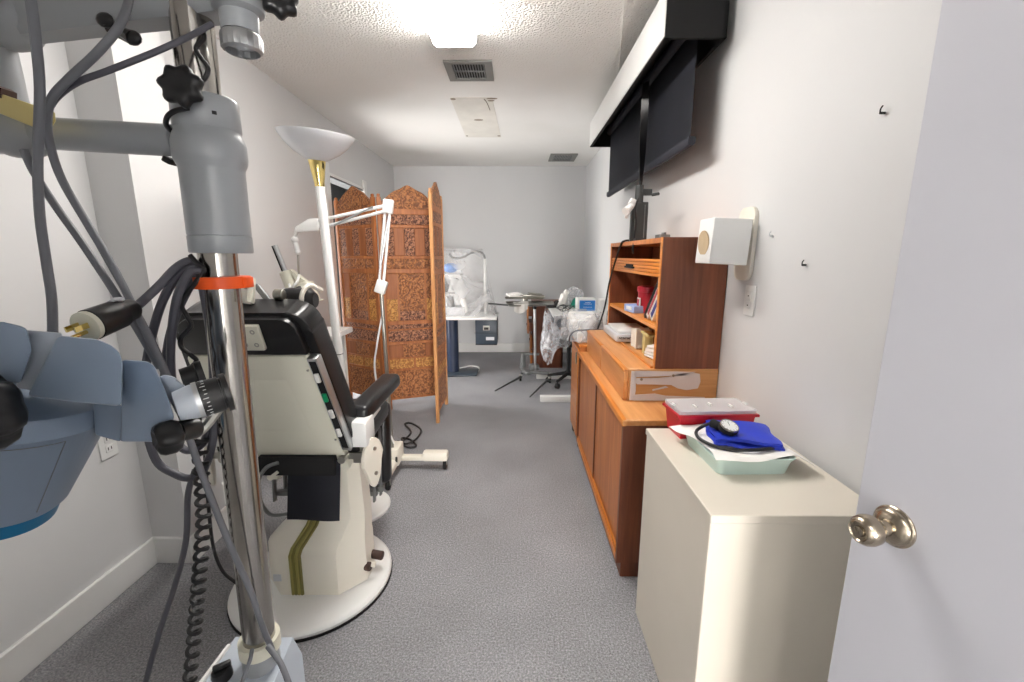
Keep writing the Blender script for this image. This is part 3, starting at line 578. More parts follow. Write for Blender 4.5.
# headrest roll seen over the back
b = B(['vinyl', 'enamel_pale']); b.X = BM; b.cyl((.05, .60, .205), (.165, .60, .205), .042, n=24, bev=.018); b.m(1); b.tube([(.15, .575, .125), (.155, .645, .14), (.168, .665, .18), (.175, .62, .24)], .008, 8); b.done('headrest', t)
b = B('steel'); b.X = BM; b.cyl((.075, .655, .13), (.105, .655, .13), .018, n=18, bev=.003); b.done('adjuster', t)
b = B('midgrey'); q0, q1 = at(254, 284, y=1.42), at(276, 312, y=1.40); b.prism([q0 + V((-.012, 0, .004)), q0 + V((.012, 0, .0)), q1 + V((.014, 0, 0)), q1 + V((-.012, 0, 0))], (0, .012, 0), .002); b.done('headrest_bar', t)
b = B(['enamel_pale', 'steel']); q0 = at(246, 290, y=1.36); b.box(q0, (.055, .02, .085), (0, .15, 0), .008); b.m(1); b.cyl(q0 + V((.008, -.008, .01)), q0 + V((.008, -.013, .01)), .007, n=12); b.done('headrest_bracket', t)
# seat, leg rest
b = B('vinyl'); b.box((CB, 1.77, .605), (.50, .42, .10), (.08, 0, 0), .035, 4); b.done('seat', t)
b = B('vinyl'); b.box((CB, 1.975, .44), (.485, .075, .40), (-.10, 0, 0), .03, 4); b.done('leg_rest', t)
b = B('midgrey')
for sx in (-.235, .215): b.box((CB + sx, 1.80, .40), (.008, .022, .32), (-.12, 0, 0)); b.box((CB + sx, 1.89, .38), (.008, .022, .32), (-.12, 0, 0))
b.b2((-1.09, 1.80, .255), (-.63, 1.825, .275)).b2((-1.09, 1.87, .235), (-.625, 1.90, .26)).b2((-1.09, 1.79, .40), (-.63, 1.81, .42)); b.done('leg_rest_frame', t)
b = B('steel'); b.b2((-1.0, 1.90, .235), (-.70, 2.04, .25), .004, 1); b.done('foot_plate', t)
for sx in (-1, 1):
    x_ = CB + sx * .268
    am = Matrix.Translation((x_ - .005, 1.70, .752)) @ Matrix.Rotation(math.radians(4), 4, 'X')
    b = B('vinyl'); b.X = am @ Matrix.Rotation(-sx * .06, 4, 'Z'); b.box((0, .04, .0), (.088, .40, .064), bev=.022, seg=4); b.done('arm_pad', t)
    a = B('white'); a.box((x_ + sx * .002, 1.535, .685), (.075, .10, .10), (0, 0, 0), .012); a.box((x_, 1.62, .712), (.05, .18, .03), (.07, 0, 0), .006)
    a.cyl((x_ - sx * .065, 1.50, .665), (x_ - sx * .02, 1.50, .665), .026, n=18, bev=.004); ab = a.done('arm_bracket', t)
    a = B('steel'); a.b2((x_ - sx * .055, 1.50, .585), (x_ + sx * .03, 1.53, .61)).b2((x_ - sx * .03, 1.52, .56), (x_ + sx * .0, 1.55, .66)); a.cyl((x_ - sx * .05, 1.50, .60), (x_ - sx * .05, 1.46, .60), .014, n=12); a.done('link', ab)
    a = B(['enamel_pale', 'steel']); a.X = Matrix.Translation((x_ + sx * .035, 1.53, .56)) @ Matrix.Rotation(-sx * .45, 4, 'Z')
    pl = [(0, .052 * math.cos(q * PI / 10) * (1.05 if math.sin(q * PI / 10) > 0 else .7), .10 * math.sin(q * PI / 10)) for q in range(20)]; a.prism(pl, (sx * .014, 0, 0), .003)
    a.m(1)
    for dz in (.055, -.045): a.cyl((sx * .012, .005, dz), (sx * .018, .005, dz), .008, n=10)
    a.done('side_plate', ab)

# ---------------------------------------------------------------- torchiere floor lamp
lb = V((-.855, 2.11, 0)); lt = at(319.5, 184, y=2.06); ld = (lt - V((lb.x, lb.y, .03))).normalized()
t = thing('floor_lamp', 'white torchiere floor lamp with a glass bowl shade behind the exam chair', 'floor lamp', lb)
b = B('white'); b.lathe(lb, (0, 0, 1), [(0, .178), (.014, .180), (.022, .172), (.03, .06), (.045, .022), (.05, .017)], 44); b.done('base', t)
b = B(['white', 'blackm']); b.cyl(V((lb.x, lb.y, .03)), lt, .0205, n=20); L_ = (lt - lb).length; q = V((lb.x, lb.y, .03)) + ld * (L_ * .50); b.m(1); b.cyl(q, q + ld * .003, .0212, n=20); b.done('pole', t)
b = B('brass'); b.lathe(lt - ld * .012, ld, [(0, .0215), (.02, .022), (.06, .029), (.115, .038), (.118, .0365), (.11, .03)], 24); b.done('collar', t)
sa = (ld + V((.10, -.03, 0))).normalized(); s0 = lt + ld * .095
b = B('glass_w'); b.lathe(s0, sa, [(0, .03), (.012, .056), (.036, .096), (.068, .132), (.104, .158), (.112, .161), (.112, .157), (.104, .153), (.070, .127), (.039, .091), (.016, .05), (.008, .01)], 48); b.done('shade', t)

# ---------------------------------------------------------------- arm lamp on rolling base
mb = V((-.76, 2.50, 0))
t = thing('magnifier_lamp', 'white jointed arm lamp on a rolling base in front of the carved screen', 'lamp', mb)
A = lambda u, v, y=2.5: at(u, v, y=y)
b = B('enamel_pale'); b.b2((-.775, 2.28, .065), (-.72, 2.60, .105), .008).b2((-.775, 2.535, .06), (-.43, 2.58, .09), .006).b2((-.585, 2.52, .06), (-.425, 2.59, .12), .016).b2((-.78, 2.46, .06), (-.715, 2.60, .17), .01); b.b2((-1.1, 2.55, .07), (-.77, 2.595, .1), .006); b.done('base', t)
for (cx, cyy) in ((-.448, 2.555), (-.735, 2.30), (-1.08, 2.575)):
    b = B(['blackm', 'steel']); b.cyl((cx - .011, cyy, .03), (cx + .011, cyy, .03), .03, n=20, bev=.004); b.m(1); b.cyl((cx, cyy + .0, .045), (cx, cyy, .075), .008, n=8); b.b2((cx - .014, cyy - .008, .028), (cx - .011, cyy + .012, .068)); b.b2((cx + .011, cyy - .008, .028), (cx + .014, cyy + .012, .068)); b.done('caster', t)
e0 = A(381, 286); e1 = A(388, 205); e2 = A(317, 223); e3 = A(300, 229); e4 = A(295, 240); e5 = A(298, 252)
b = B('steel'); b.cyl(V((mb.x + .0, 2.5, .16)), e0 - V((0, 0, .03)), .011, n=12); b.done('pole', t)
b = B('white'); b.tube([V((mb.x + .018, 2.485, .2)), A(385, 420), A(375, 372), A(377, 345), A(383, 310)], .006, 6); b.done('cord', t)
b = B('white'); side = V((.0, .016, 0)); sx = V((.013, 0, 0))
for dx in (-1, 1): b.cyl(e0 + sx * dx, e1 + sx * dx, .008, n=8)
b.box((e0 + V((0, 0, -.005))), (.06, .035, .075), (0, .35, 0), .006); b.done('lower_arm', t)
b = B('alu'); b.tube([e0 + V((0, -.012, .08)), e1 + V((0, -.012, -.08))], .006, 8, 0); b.done('spring', t)
b = B('white'); up2 = V((0, 0, .016))
for dz, (a_, c_) in ((1, (e1 + V((0, 0, .0)), e2 + V((0, 0, .012)))), (-1, (e1 + V((0, 0, -.028)), e2 + V((0, 0, -.03))))): b.cyl(a_, c_, .009, n=8)
b.box(e1 + V((0, 0, -.008)), (.055, .034, .075), (0, .15, 0), .006); b.done('upper_arm', t)
b = B('alu'); b.tube([e1 + V((-.08, -.012, -.01)), e2 + V((.1, -.012, -.012))], .005, 8, 0); b.done('spring', t)
b = B('white'); b.prism([e2 + V((.01, -.014, .025)), e2 + V((.01, -.014, -.045)), e2 + V((-.05, -.014, -.045)), e3 + V((-.03, -.014, -.02)), e3 + V((-.02, -.014, .01)), e2 + V((-.04, -.014, .022))], (0, .028, 0), .004); b.tube([e3 + V((-.01, 0, -.005)), e4 + V((0, 0, .02))], .013, 10, 0); b.ball(e4, .02).cyl(e4, e5, .014, n=12); b.ball(e5, .016); b.done('joint', t)
b = B('steel'); b.cyl(e5, A(299, 286), .006, n=10); b.done('stem', t)
b = B('enamel'); c1 = A(303, 294); hb = Matrix.Translation(c1) @ Matrix.Rotation(-.30, 4, 'Y'); b.X = hb; b.box((0, 0, 0), (.135, .11, .12), bev=.012); b.box((0, .0, -.062), (.15, .125, .008), bev=.003); b.cyl((-.045, 0, .055), (-.045, 0, .15), .036, n=20, bev=.004); b.prism([(.0, -.02, .05), (.06, -.02, .05), (-.01, -.02, .15)], (0, .04, 0)); hd = b.done('lamp_head', t)
b = B(['alu', 'blackm']); b.X = hb; b.cyl((-.045, 0, .15), (-.045, 0, .30), .013, n=14); b.m(1); b.cyl((-.0595, -.008, .15), (-.0595, -.008, .30), .004, n=8); b.done('handle', hd)
b = B(['dkgrey', 'whitep']); b.X = hb; b.box((.012, -.06, .0), (.048, .018, .085), (0, -.1, 0), .005); b.m(1); b.box((.012, -.071, .004), (.034, .004, .06), (0, -.1, 0)); b.done('switch_box', hd)
b = B('white'); b.tube([A(299, 275), A(297, 282, 2.44), A(291, 288, 2.43), A(289, 284, 2.44)], .007, 7); b.done('cord_loop', hd)
pts = [V((-.72, 2.44, .13)), at(396, 462, z=.09), at(393, 452, z=.1), at(400, 444, z=.08), at(404, 440, z=.02), at(411, 432, z=.014), at(405, 424, z=.012), at(412, 423.5, z=.012), at(421, 430, z=.012), at(416, 439, z=.014), at(405, 444, z=.03), at(402, 438, z=.03), at(411, 440, z=.012), at(416, 446, z=.012), at(407, 447, z=.012), at(398, 441, z=.012)]
B('rubber_k').tube(pts, .007, 7).done('power_cord', t, label='black cord coiled on the carpet')
B('white').tube([at(387, 448, z=.12), at(390, 440, z=.15), at(396, 443, z=.13), at(399, 448, z=.12), at(393, 453, z=.11), at(389, 450, z=.13), at(394, 446, z=.14), at(397, 452, z=.12), at(390, 456, z=.115)], .006, 7).done('cord_bundle', t)

# ---------------------------------------------------------------- white counter at the left wall
t = thing('side_table', 'white laminate side table against the left wall behind the floor lamp', 'table', (-1.37, 2.62, 0))
B('white').b2((XL + .02, 2.28, .815), (-1.115, 2.93, .85), .004, 1).done('tabletop', t)
for x_, y_ in ((-1.55, 2.32), (-1.17, 2.32), (-1.55, 2.88), (-1.17, 2.88)): B('white').b2((x_ - .015, y_ - .015, 0), (x_ + .015, y_ + .015, .815)).done('leg', t)

# ---------------------------------------------------------------- carved folding screen
t = thing('folding_screen', 'carved brown wooden folding screen of three arched panels', 'screen', (-1.05, 3.65, 0))
SW = .49; TH = .026
def panel(p, q, edge='screen_frame'):
    p = V((p[0], p[1], 0)); q = V((q[0], q[1], 0)); d = (q - p); W = d.length; d.normalize(); n_ = V((-d.y, d.x, 0))
    X = Matrix(((d.x, n_.x, 0, p.x), (d.y, n_.y, 0, p.y), (0, 0, 1, 0), (0, 0, 0, 1))); ps = .036
    fr = B('screen_frame'); fr.X = X
    for z0, z1 in ((1.655, 1.70), (1.548, 1.575), (1.298, 1.322), (1.178, 1.218), (.745, .78), (.695, .71), (.575, .60), (.445, .46), (.338, .362), (.085, .105)): fr.b2((ps, -TH * .42, z0), (W - ps, TH * .42, z1), .003, 1)
    cx = W / 2
    fr2 = [(W - ps, 1.70), (ps, 1.70)]
    for k in range(25):
        s_ = -1 + k / 12; h = 1.755 + .12 * max(0, math.cos(s_ * PI / 2)) ** 1.15 + .010 * math.cos(s_ * PI * 3) * (1 - abs(s_)); fr2.append((cx + s_ * (cx - ps), h))
    fr.b2((ps - .004, -TH * .2, .085), (ps + .006, TH * .2, 1.70)).b2((W - ps - .006, -TH * .2, .085), (W - ps + .004, TH * .2, 1.70)); frame = fr.done('panel', t)
    for s0 in (0, W - ps):
        b = B(edge); b.X = X; b.b2((s0, -TH / 2, 0), (s0 + ps, TH / 2, 1.785), .003, 1); b.b2((s0 + .006, -TH / 2 + .003, 1.785), (s0 + ps - .006, TH / 2 - .003, 1.81), .004, 1); b.done('post', frame)
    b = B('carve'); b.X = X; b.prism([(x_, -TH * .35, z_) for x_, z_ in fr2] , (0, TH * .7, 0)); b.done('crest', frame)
    def ins(x0, x1, z0, z1, m_, nm='carved_panel', raise_=.3):
        b = B(m_); b.X = X; g = .0; b.b2((x0 + g, -TH * raise_, z0 + g), (x1 - g, TH * raise_, z1 - g), .003, 1); b.done(nm, frame)
    a, c = ps, W - ps; w_ = c - a
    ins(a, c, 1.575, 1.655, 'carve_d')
    n4 = 5
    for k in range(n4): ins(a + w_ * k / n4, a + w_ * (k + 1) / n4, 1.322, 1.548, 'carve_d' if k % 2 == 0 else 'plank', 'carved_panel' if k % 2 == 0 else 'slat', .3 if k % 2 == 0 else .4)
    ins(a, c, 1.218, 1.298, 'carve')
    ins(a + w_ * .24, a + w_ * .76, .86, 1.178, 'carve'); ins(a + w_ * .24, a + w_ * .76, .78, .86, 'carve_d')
    for x0, x1 in ((a, a + w_ * .22), (a + w_ * .78, c)):
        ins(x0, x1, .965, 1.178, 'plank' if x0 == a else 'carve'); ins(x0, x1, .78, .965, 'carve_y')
    for k in (.23, .77):
        b = B('screen_frame'); b.X = X; b.b2((a + w_ * k - .008, -TH * .42, .78), (a + w_ * k + .008, TH * .42, 1.178)); b.done('mullion', frame)
    ins(a, c, .71, .745, 'carve_d'); ins(a, c, .60, .695, 'carve_d')
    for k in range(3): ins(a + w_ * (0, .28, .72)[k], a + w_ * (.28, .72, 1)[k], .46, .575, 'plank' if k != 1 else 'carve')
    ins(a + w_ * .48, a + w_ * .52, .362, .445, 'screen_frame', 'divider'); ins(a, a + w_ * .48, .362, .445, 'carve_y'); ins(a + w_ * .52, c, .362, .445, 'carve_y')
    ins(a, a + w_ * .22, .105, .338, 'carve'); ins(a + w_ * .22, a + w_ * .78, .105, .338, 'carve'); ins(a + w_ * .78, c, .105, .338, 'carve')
panel((-1.555, 3.885), (-1.135, 3.625)); panel((-1.118, 3.625), (-.655, 3.80)); panel((-.628, 3.79), (-.628, 3.31), 'screen_edge')

# ---------------------------------------------------------------- instrument table at the back left
t = thing('instrument_table', 'white topped instrument table on a navy column by the back wall', 'table', (-.66, 4.9, 0))
b = B('white'); b.prism([(-1.05, 4.62, .645), (-.205, 4.62, .645), (-.205, 5.12, .645), (-1.05, 5.12, .645)], (0, 0, .03), .004); b.done('tabletop', t)
B('navy').cyl((-.72, 4.86, .02), (-.72, 4.86, .645), .066, n=28).done('column', t)
b = B('slate'); b.prism([(-.85, 4.66, 0), (-.44, 4.70, 0), (-.43, 4.95, 0), (-.85, 5.02, 0)], (0, 0, .02), .004); b.done('base_plate', t)
b = B('slate'); b.b2((-.44, 4.66, .365), (-.205, 5.0, .643), .005); bx = b.done('hanging_drawer', t)
b = B('steel'); b.b2((-.355, 4.652, .53), (-.285, 4.662, .58)); b.done('latch', bx)
b = B('blackm'); b.b2((-.345, 4.649, .535), (-.295, 4.653, .562)); b.done('handle', bx)
b = B('ltgrey'); b.b2((-.325, 4.655, .42), (-.235, 4.662, .455)); b.done('label_plate', bx)
b = B('blackm'); b.b2((-.45, 4.657, .497), (-.205, 4.661, .501)).b2((-.44, 4.656, .366), (-.205, 4.660, .372)); b.done('seam', bx)
tag(B('white').tube([at(460, 368, z=.03), at(470, 366, z=.008), at(478, 367, z=.008), at(479, 370, z=.008), at(476, 373, z=.008)], .008, 6).done('cord'), 'short white cord on the carpet beside the navy column', 'cord')
ZT = .676; A = lambda u, v, y=4.86: at(u, v, y=y)
t = thing('ophthalmic_instrument', 'white shelved eye instrument with blue cap under clear plastic', 'instrument', (-.78, 4.86, ZT))
b = B('ltgrey'); b.b2((-.93, 4.75, ZT), (-.56, 5.0, ZT + .09), .01); b.done('base', t)
b = B('whitep'); b.b2((-.95, 4.74, ZT + .22), (-.60, 4.98, ZT + .24), .004).b2((-.95, 4.74, ZT + .43), (-.60, 4.98, ZT + .45), .004).b2((-.93, 4.98, ZT), (-.62, 5.0, ZT + .5)); b.done('shelf', t)
b = B('midgrey'); b.cyl((-.74, 4.84, ZT + .09), (-.74, 4.84, ZT + .2), .06, .045, 20).box((-.78, 4.84, ZT + .33), (.08, .1, .14), (0, .3, .3), .012).cyl((-.70, 4.80, ZT + .28), (-.64, 4.78, ZT + .40), .02, n=14); b.done('optics', t)
b = B('white'); b.box((-.58, 4.80, ZT + .15), (.06, .06, .26), (0, -.22, 0), .02); b.done('arm', t)
b = B('capblue'); b.ball((-.72, 4.84, ZT + .515), .085, (1, .9, .62)); b.done('cap', t)
t = thing('gooseneck_pole', 'slim white pole with a curved grey gooseneck on the instrument table', 'pole', (-.35, 4.9, ZT))
B('white').cyl((-.345, 4.9, ZT), (-.345, 4.9, 1.29), .016, n=14).done('pole', t)
B('midgrey').tube([(-.345, 4.9, 1.29), (-.355, 4.9, 1.33), (-.40, 4.9, 1.365), (-.50, 4.9, 1.35), (-.60, 4.88, 1.30), (-.69, 4.86, 1.30), (-.73, 4.85, 1.345)], .012, 8).done('gooseneck', t)
b = B('sheet')
def cover(r, N_=40):
    out = []
    for k in range(N_):
        a = 2 * PI * k / N_; out.append((math.cos(a), math.sin(a), a))
    return out
rings = []
for j in range(9):
    f = j / 8; zz = 1.38 - (1.38 - ZT - .004) * f
    cx_ = -.66 + .03 * f; hw = .30 + .09 * f + (.02 * f * f); hd = .16 + .07 * f; rg = []
    for (c_, s_, a) in cover(0):
        px = abs(c_) ** .55 * (1 if c_ > 0 else -1); py = abs(s_) ** .55 * (1 if s_ > 0 else -1); wv = 1 + .05 * f * math.sin(9 * a) + .03 * f * math.sin(17 * a + 1)
        rg.append((cx_ + hw * px * wv, 4.87 + hd * py * wv, zz + (.02 * math.sin(3 * a) if j == 0 else 0)))
    rings.append(rg)
b.rings(rings, True, False); tag(b.done('plastic_cover', smooth=60), 'clear plastic dust cover draped over the eye instrument at the back', 'plastic cover')

# ---------------------------------------------------------------- mayo stand
t = thing('mayo_stand', 'steel instrument stand with trays on a wheeled base near the back', 'stand', (.21, 4.6, 0))
b = B('midgrey'); b.box((.21, 4.60, .075), (.30, .05, .03), (0, 0, -.25), .006).box((.10, 4.62, .09), (.05, .30, .03), (0, 0, .25), .006).box((.08, 4.74, .17), (.05, .05, .18), (0, 0, .25), .006).box((.16, 4.73, .25), (.2, .04, .02), (0, 0, -.1), .004).box((.20, 4.66, .12), (.10, .10, .06), (0, 0, .2), .008); b.done('base', t)
for cx, cyy in ((.05, 4.52), (.36, 4.44), (.07, 4.80)):
    b = B(['blackm', 'steel']); b.cyl((cx - .012, cyy, .03), (cx + .012, cyy, .03), .03, n=16, bev=.004); b.m(1); b.b2((cx - .015, cyy - .014, .03), (cx + .015, cyy + .014, .075), .003, 1); b.done('caster', t)
b = B('dkgrey'); b.tube([(.06, 4.52, .05), (-.205, 4.133, .012)], .012, 6, 0, (1.2, .5)); b.tube([(.34, 4.42, .05), (.135, 3.952, .012)], .012, 6, 0, (1.2, .5)); b.done('leg', t)
B('alu').cyl((.212, 4.62, .09), (.20, 4.62, .80), .014, n=14).done('pole', t)
B('blackm').cyl((.20, 4.62, .765), (.20, 4.62, .81), .022, n=14).done('socket', t)
b = B('steel'); b.X = Matrix.Translation((.16, 4.62, .815)) @ Matrix.Rotation(.12, 4, 'Z'); b.rings([rr(.50, .34, 0), rr(.52, .36, .016), rr(.51, .35, .016), rr(.49, .33, .004)]); b.done('tray', t)
b = B('steel'); b.X = Matrix.Translation((.10, 4.72, .875)) @ Matrix.Rotation(-.1, 4, 'Z'); b.rings([rr(.40, .26, 0), rr(.42, .28, .02), rr(.41, .27, .02), rr(.39, .25, .004)]); b.cyl((.0, 0, -.05), (0, 0, 0), .03, n=14); b.done('tray', t)
b = B('blackm'); b.ball((.43, 4.58, .84), .025, (1.3, 1, 1)); b.done('clamp_knob', t)
b = B('dkgrey'); b.box((-.16, 4.52, .825), (.26, .035, .016), (0, .09, .1), .005); b.done('handle', t)
b = B('paper'); b.grid(lambda u, v: (-.02 + .14 * u, 4.43 + .02 * math.sin(6 * u) - .0 * v, .84 - .10 * v * (.6 + .4 * math.sin(3 * u + .4)) + .0), 10, 6); b.grid(lambda u, v: (-.03 + .16 * u, 4.43 + .2 * v, .842 + .012 * math.sin(5 * u + 4 * v)), 10, 6); bmesh.ops.solidify(b.bm, geom=b.bm.faces[:], thickness=.003); tag(b.done('cloth'), 'white cloth hanging over the edge of the steel tray', 'cloth')
b = B('paper'); b.box((-.02, 4.68, .905), (.14, .16, .02), (.05, .08, .3), .006); b.box((.0, 4.70, .922), (.11, .1, .014), (.1, -.05, .6), .005); tag(b.done('gauze_pack'), 'white folded packet lying on the upper steel tray', 'packet')
b = B('steel'); b.box((.16, 4.72, .905), (.2, .10, .012), (0, 0, .1), .003); b.box((.2, 4.76, .92), (.14, .05, .01), (0, .1, .3), .003); b.tube([(.1, 4.67, .91), (.2, 4.66, .925), (.28, 4.70, .915)], .006, 6); tag(b.done('instrument_set'), 'flat metal instruments heaped on the upper steel tray', 'instruments')

# ---------------------------------------------------------------- wooden chest behind the stand
t = thing('drawer_chest', 'brown wooden chest with drawers pulled out unevenly behind the tray stand', 'chest', (.34, 5.25, 0))
b = B('teak_side'); b.b2((.20, 5.08, .02), (.56, 5.10, .765)).b2((.20, 5.44, .02), (.56, 5.46, .765)).b2((.54, 5.08, .02), (.56, 5.46, .765)).b2((.20, 5.08, .0), (.56, 5.46, .03)).b2((.19, 5.075, .765), (.57, 5.47, .785)); b.done('carcass', t)
for k, o in enumerate((.05, .045, .01, .005)):
    z0 = .60 - k * .185; b = B('teak_edge' if k == 0 else 'teak'); b.b2((.20 - o - .02, 5.09, z0), (.20 - o, 5.45, z0 + .165), .003, 1); dr = b.done('drawer', t)
    b = B('teak_in'); b.b2((.20 - o, 5.105, z0 + .02), (.50, 5.435, z0 + .13)); b.done('drawer_box', dr)
    b = B('blackm'); b.box((.178 - o, 5.27, z0 + .085), (.008, .08, .014)); b.done('pull', dr)

# ---------------------------------------------------------------- white work table with plastic bag, tissue box
t = thing('work_table', 'white work table on a white floor bar at the far right', 'table', (.59, 4.3, 0))
b = B('white'); b.b2((.335, 3.90, .775), (XR - .003, 4.75, .80), .004, 1); b.done('tabletop', t)
b = B('slate'); b.b2((.37, 3.93, .68), (XR - .02, 4.70, .775)); b.done('apron', t)
for y_ in (3.86, 4.62):
    b = B('white'); b.b2((.225, y_ - .03, .0), (XR - .02, y_ + .03, .055), .006); b.done('foot', t)
    b = B('white'); b.b2((.66, y_ + .02, .055), (.72, y_ + .06, .70)); b.done('leg', t)
b = B('sheet2')
def bag(u, v):
    a = 2 * PI * u; f = v; cx_ = .34 - .0 * f; w1 = (.015 + .045 * math.sin(PI * min(1, f * 1.0)) + .03 * f) * 1.0
    yy = 4.20 + (.28 - .06 * f + .03 * math.sin(5 * f)) * math.cos(a) * (1 + .05 * math.sin(11 * a)); xx = .322 - .02 * math.sin(6 * f + 2) + w1 * math.sin(a) * (1 + .2 * math.sin(9 * a + 4 * f))
    return (xx, yy - .10 * f, .798 - .42 * f + .04 * math.cos(a) * f + .012 * math.sin(7 * a) * f)
b.grid(bag, 60, 14); tag(b.done('plastic_bag', smooth=70), 'clear plastic bag hanging off the left edge of the white work table', 'plastic bag')
b = B('sheet2'); b.grid(lambda u, v: (.335 + .23 * u + .008 * math.sin(13 * v), 3.892 - .012 * math.sin(12 * u + 2 * v) - .02 * v, .80 - (.36 - .16 * u) * v + .02 * math.sin(8 * u) * v), 24, 14); bmesh.ops.solidify(b.bm, geom=b.bm.faces[:], thickness=.001); tag(b.done('plastic_sheet', smooth=70), 'clear plastic sheet draped down the near edge of the white work table', 'plastic sheet')
t = thing('tissue_box', 'white tissue carton with a bright blue label on the far work table', 'box', (.665, 4.15, .80))
b = B('whitep'); b.box((.665, 4.17, .866), (.175, .14, .128), (0, 0, 0), .003, 1); b.done('carton', t)
b = B('boxblue'); b.box((.672, 4.099, .862), (.145, .003, .098)); lb_ = b.done('label_panel', t)
b = B('whitep')
for k, (z_, l_) in enumerate(((.89, .05), (.876, .075), (.846, .085))):
    for j in range(6): xx = .678 - l_ / 2 + l_ * j / 6; b.tube([(xx, 4.0972, z_ - .003), (xx + l_ * .05, 4.0972, z_ + .004), (xx + l_ * .11, 4.0972, z_ - .002)], .0016, 4, 2)
b.done('print', lb_)
b = B('greencloth'); b.grid(lambda u, v: (.56 + .17 * u, 4.42 + .16 * v, .802 + .11 * math.sin(PI * u) ** .7 * math.sin(PI * v) ** .7 + .008 * math.sin(15 * u + 9 * v)), 14, 12); tag(b.done('surgical_drape'), 'crumpled green drape on the work table behind the tissue carton', 'drape')
b = B('paper'); b.box((.48, 4.50, .87), (.06, .07, .14), (.2, .25, .4), .015); b.box((.52, 4.52, .95), (.05, .05, .05), (.4, .5, .2), .012); tag(b.done('wipe_bottle'), 'crumpled white pouch standing left of the green drape', 'pouch')
b = B('sheet2'); b.ball((.60, 4.56, .95), .06, (1.2, .9, 1)); b.ball((.66, 4.52, .93), .04, (1, 1, 1.2)); b.lathe((.60, 4.56, .80), (0, 0, 1), [(0, .05), (.12, .06)], 16); tag(b.done('oxygen_mask'), 'clear plastic mask propped behind the green drape', 'mask')
b = B('dkgrey')
for k in range(5): cx_ = .44 + .045 * (k % 3); cy_ = 4.12 + .05 * (k // 2); rd = .035 + .01 * (k % 2); b.tube([(cx_ + rd * math.cos(2 * PI * j / 10), cy_ + rd * 1.3 * math.sin(2 * PI * j / 10), .812 + .03 * (1 + math.sin(2 * PI * j / 10 + k)) * .8) for j in range(11)], .004, 6)
tag(b.done('tubing_coil'), 'loops of thin dark tubing coiled left of the tissue carton', 'tubing')
b = B('black'); b.box((.36, 4.45, .815), (.10, .05, .026), (0, 0, .3), .006); b.cyl((.40, 4.46, .82), (.43, 4.47, .87), .014, n=10); tag(b.done('headset'), 'small black device at the far left corner of the work table', 'device')
# rolling stool under the table
t = thing('rolling_stool', 'low black rolling stool tucked under the white work table', 'stool', (.55, 4.42, 0))
b = B('vinyl'); b.lathe((.55, 4.42, .42), (0, 0, 1), [(0, .14), (.01, .165), (.05, .17), (.075, .155), (.08, .0)], 32); b.done('seat', t)
b = B('blackm'); b.cyl((.55, 4.42, .10), (.55, 4.42, .42), .022, n=14); b.lathe((.55, 4.42, .10), (0, 0, 1), [(0, .045), (.03, .04)], 18); b.done('post', t)
for k in range(5):
    a = 2 * PI * k / 5 + .3; d_ = V((math.cos(a), math.sin(a), 0)); c0 = V((.55, 4.42, 0)); b = B('blackm'); b.tube([c0 + d_ * .03 + V((0, 0, .115)), c0 + d_ * .22 + V((0, 0, .075))], .02, 8, 0, (1, .7)); lg = b.done('leg', t)
    e_ = c0 + d_ * .215; n_ = V((-d_.y, d_.x, 0)); b = B('black'); b.cyl(e_ + V((0, 0, .028)) - n_ * .02, e_ + V((0, 0, .028)) + n_ * .02, .028, n=16, bev=.004); b.cyl(e_ + V((0, 0, .04)), e_ + V((0, 0, .075)), .008, n=8); b.done('caster', lg)
# rolling cabinet beyond the credenza
t = thing('rolling_cabinet', 'narrow orange brown rolling cabinet at the far end of the credenza', 'cabinet', (.63, 3.02, 0))
b = B('teak'); b.b2((.43, 2.85, .065), (XR - .02, 3.2, .725), .003, 1); b.done('body', t)
b = B('teak_edge'); b.b2((.422, 2.845, .725), (XR - .018, 3.205, .742), .003, 1); b.done('top', t)
b = B('teak_edge'); b.b2((.418, 2.862, .09), (.43, 3.185, .71), .004, 1); dr = b.done('door', t); B('steel').b2((.408, 2.89, .60), (.418, 2.91, .68), .003, 1).done('handle', dr)
for cx, cyy in ((.45, 2.885), (.45, 3.17), (.80, 2.885), (.80, 3.17)):
    b = B('blackm'); b.cyl((cx - .013, cyy, .03), (cx + .013, cyy, .03), .03, n=18, bev=.005); b.cyl((cx, cyy, .045), (cx, cyy, .066), .014, n=10); b.done('caster', t)
t = thing('covered_monitor', 'rounded white machine on the rolling cabinet beside the hutch', 'machine', (.50, 3.02, .742))
b = B('whitep'); b.box((.49, 3.0, .785), (.16, .24, .085), bev=.02, seg=4); b.done('base', t)
b = B('whitep'); b.box((.465, 3.06, .865), (.20, .18, .11), (.25, 0, 0), .03, 4); b.done('dome', t)
b = B('ltgrey'); b.box((.475, 2.957, .868), (.10, .006, .035), (.25, 0, 0), .003); b.done('vent_panel', t)
b = B('sheet2'); b.grid(lambda u, v: (.465 + (.125 + .02 * v) * math.sin(2 * PI * u) * (1 + .08 * math.sin(14 * PI * u)), 3.03 - (.14 + .02 * v) * math.cos(2 * PI * u) * (1 + .06 * math.sin(10 * PI * u)), .945 - .19 * v ** 1.5), 48, 10); b.done('plastic_wrap', t, 70)
B('rubber_d').tube([(.36, 2.90, .75), (.365, 2.88, .80), (.40, 2.86, .835), (.47, 2.85, .843), (.55, 2.855, .845), (.59, 2.87, .83)], .005, 7).done('cord', t)
b = B('sheet2'); b.lathe((.71, 2.985, .742), (0, 0, 1), [(0, .085), (.1, .09), (.2, .085), (.26, .06), (.27, .0)], 20); tag(b.done('plastic_jar'), 'cloudy plastic jar behind the hutch on the rolling cabinet', 'jar')
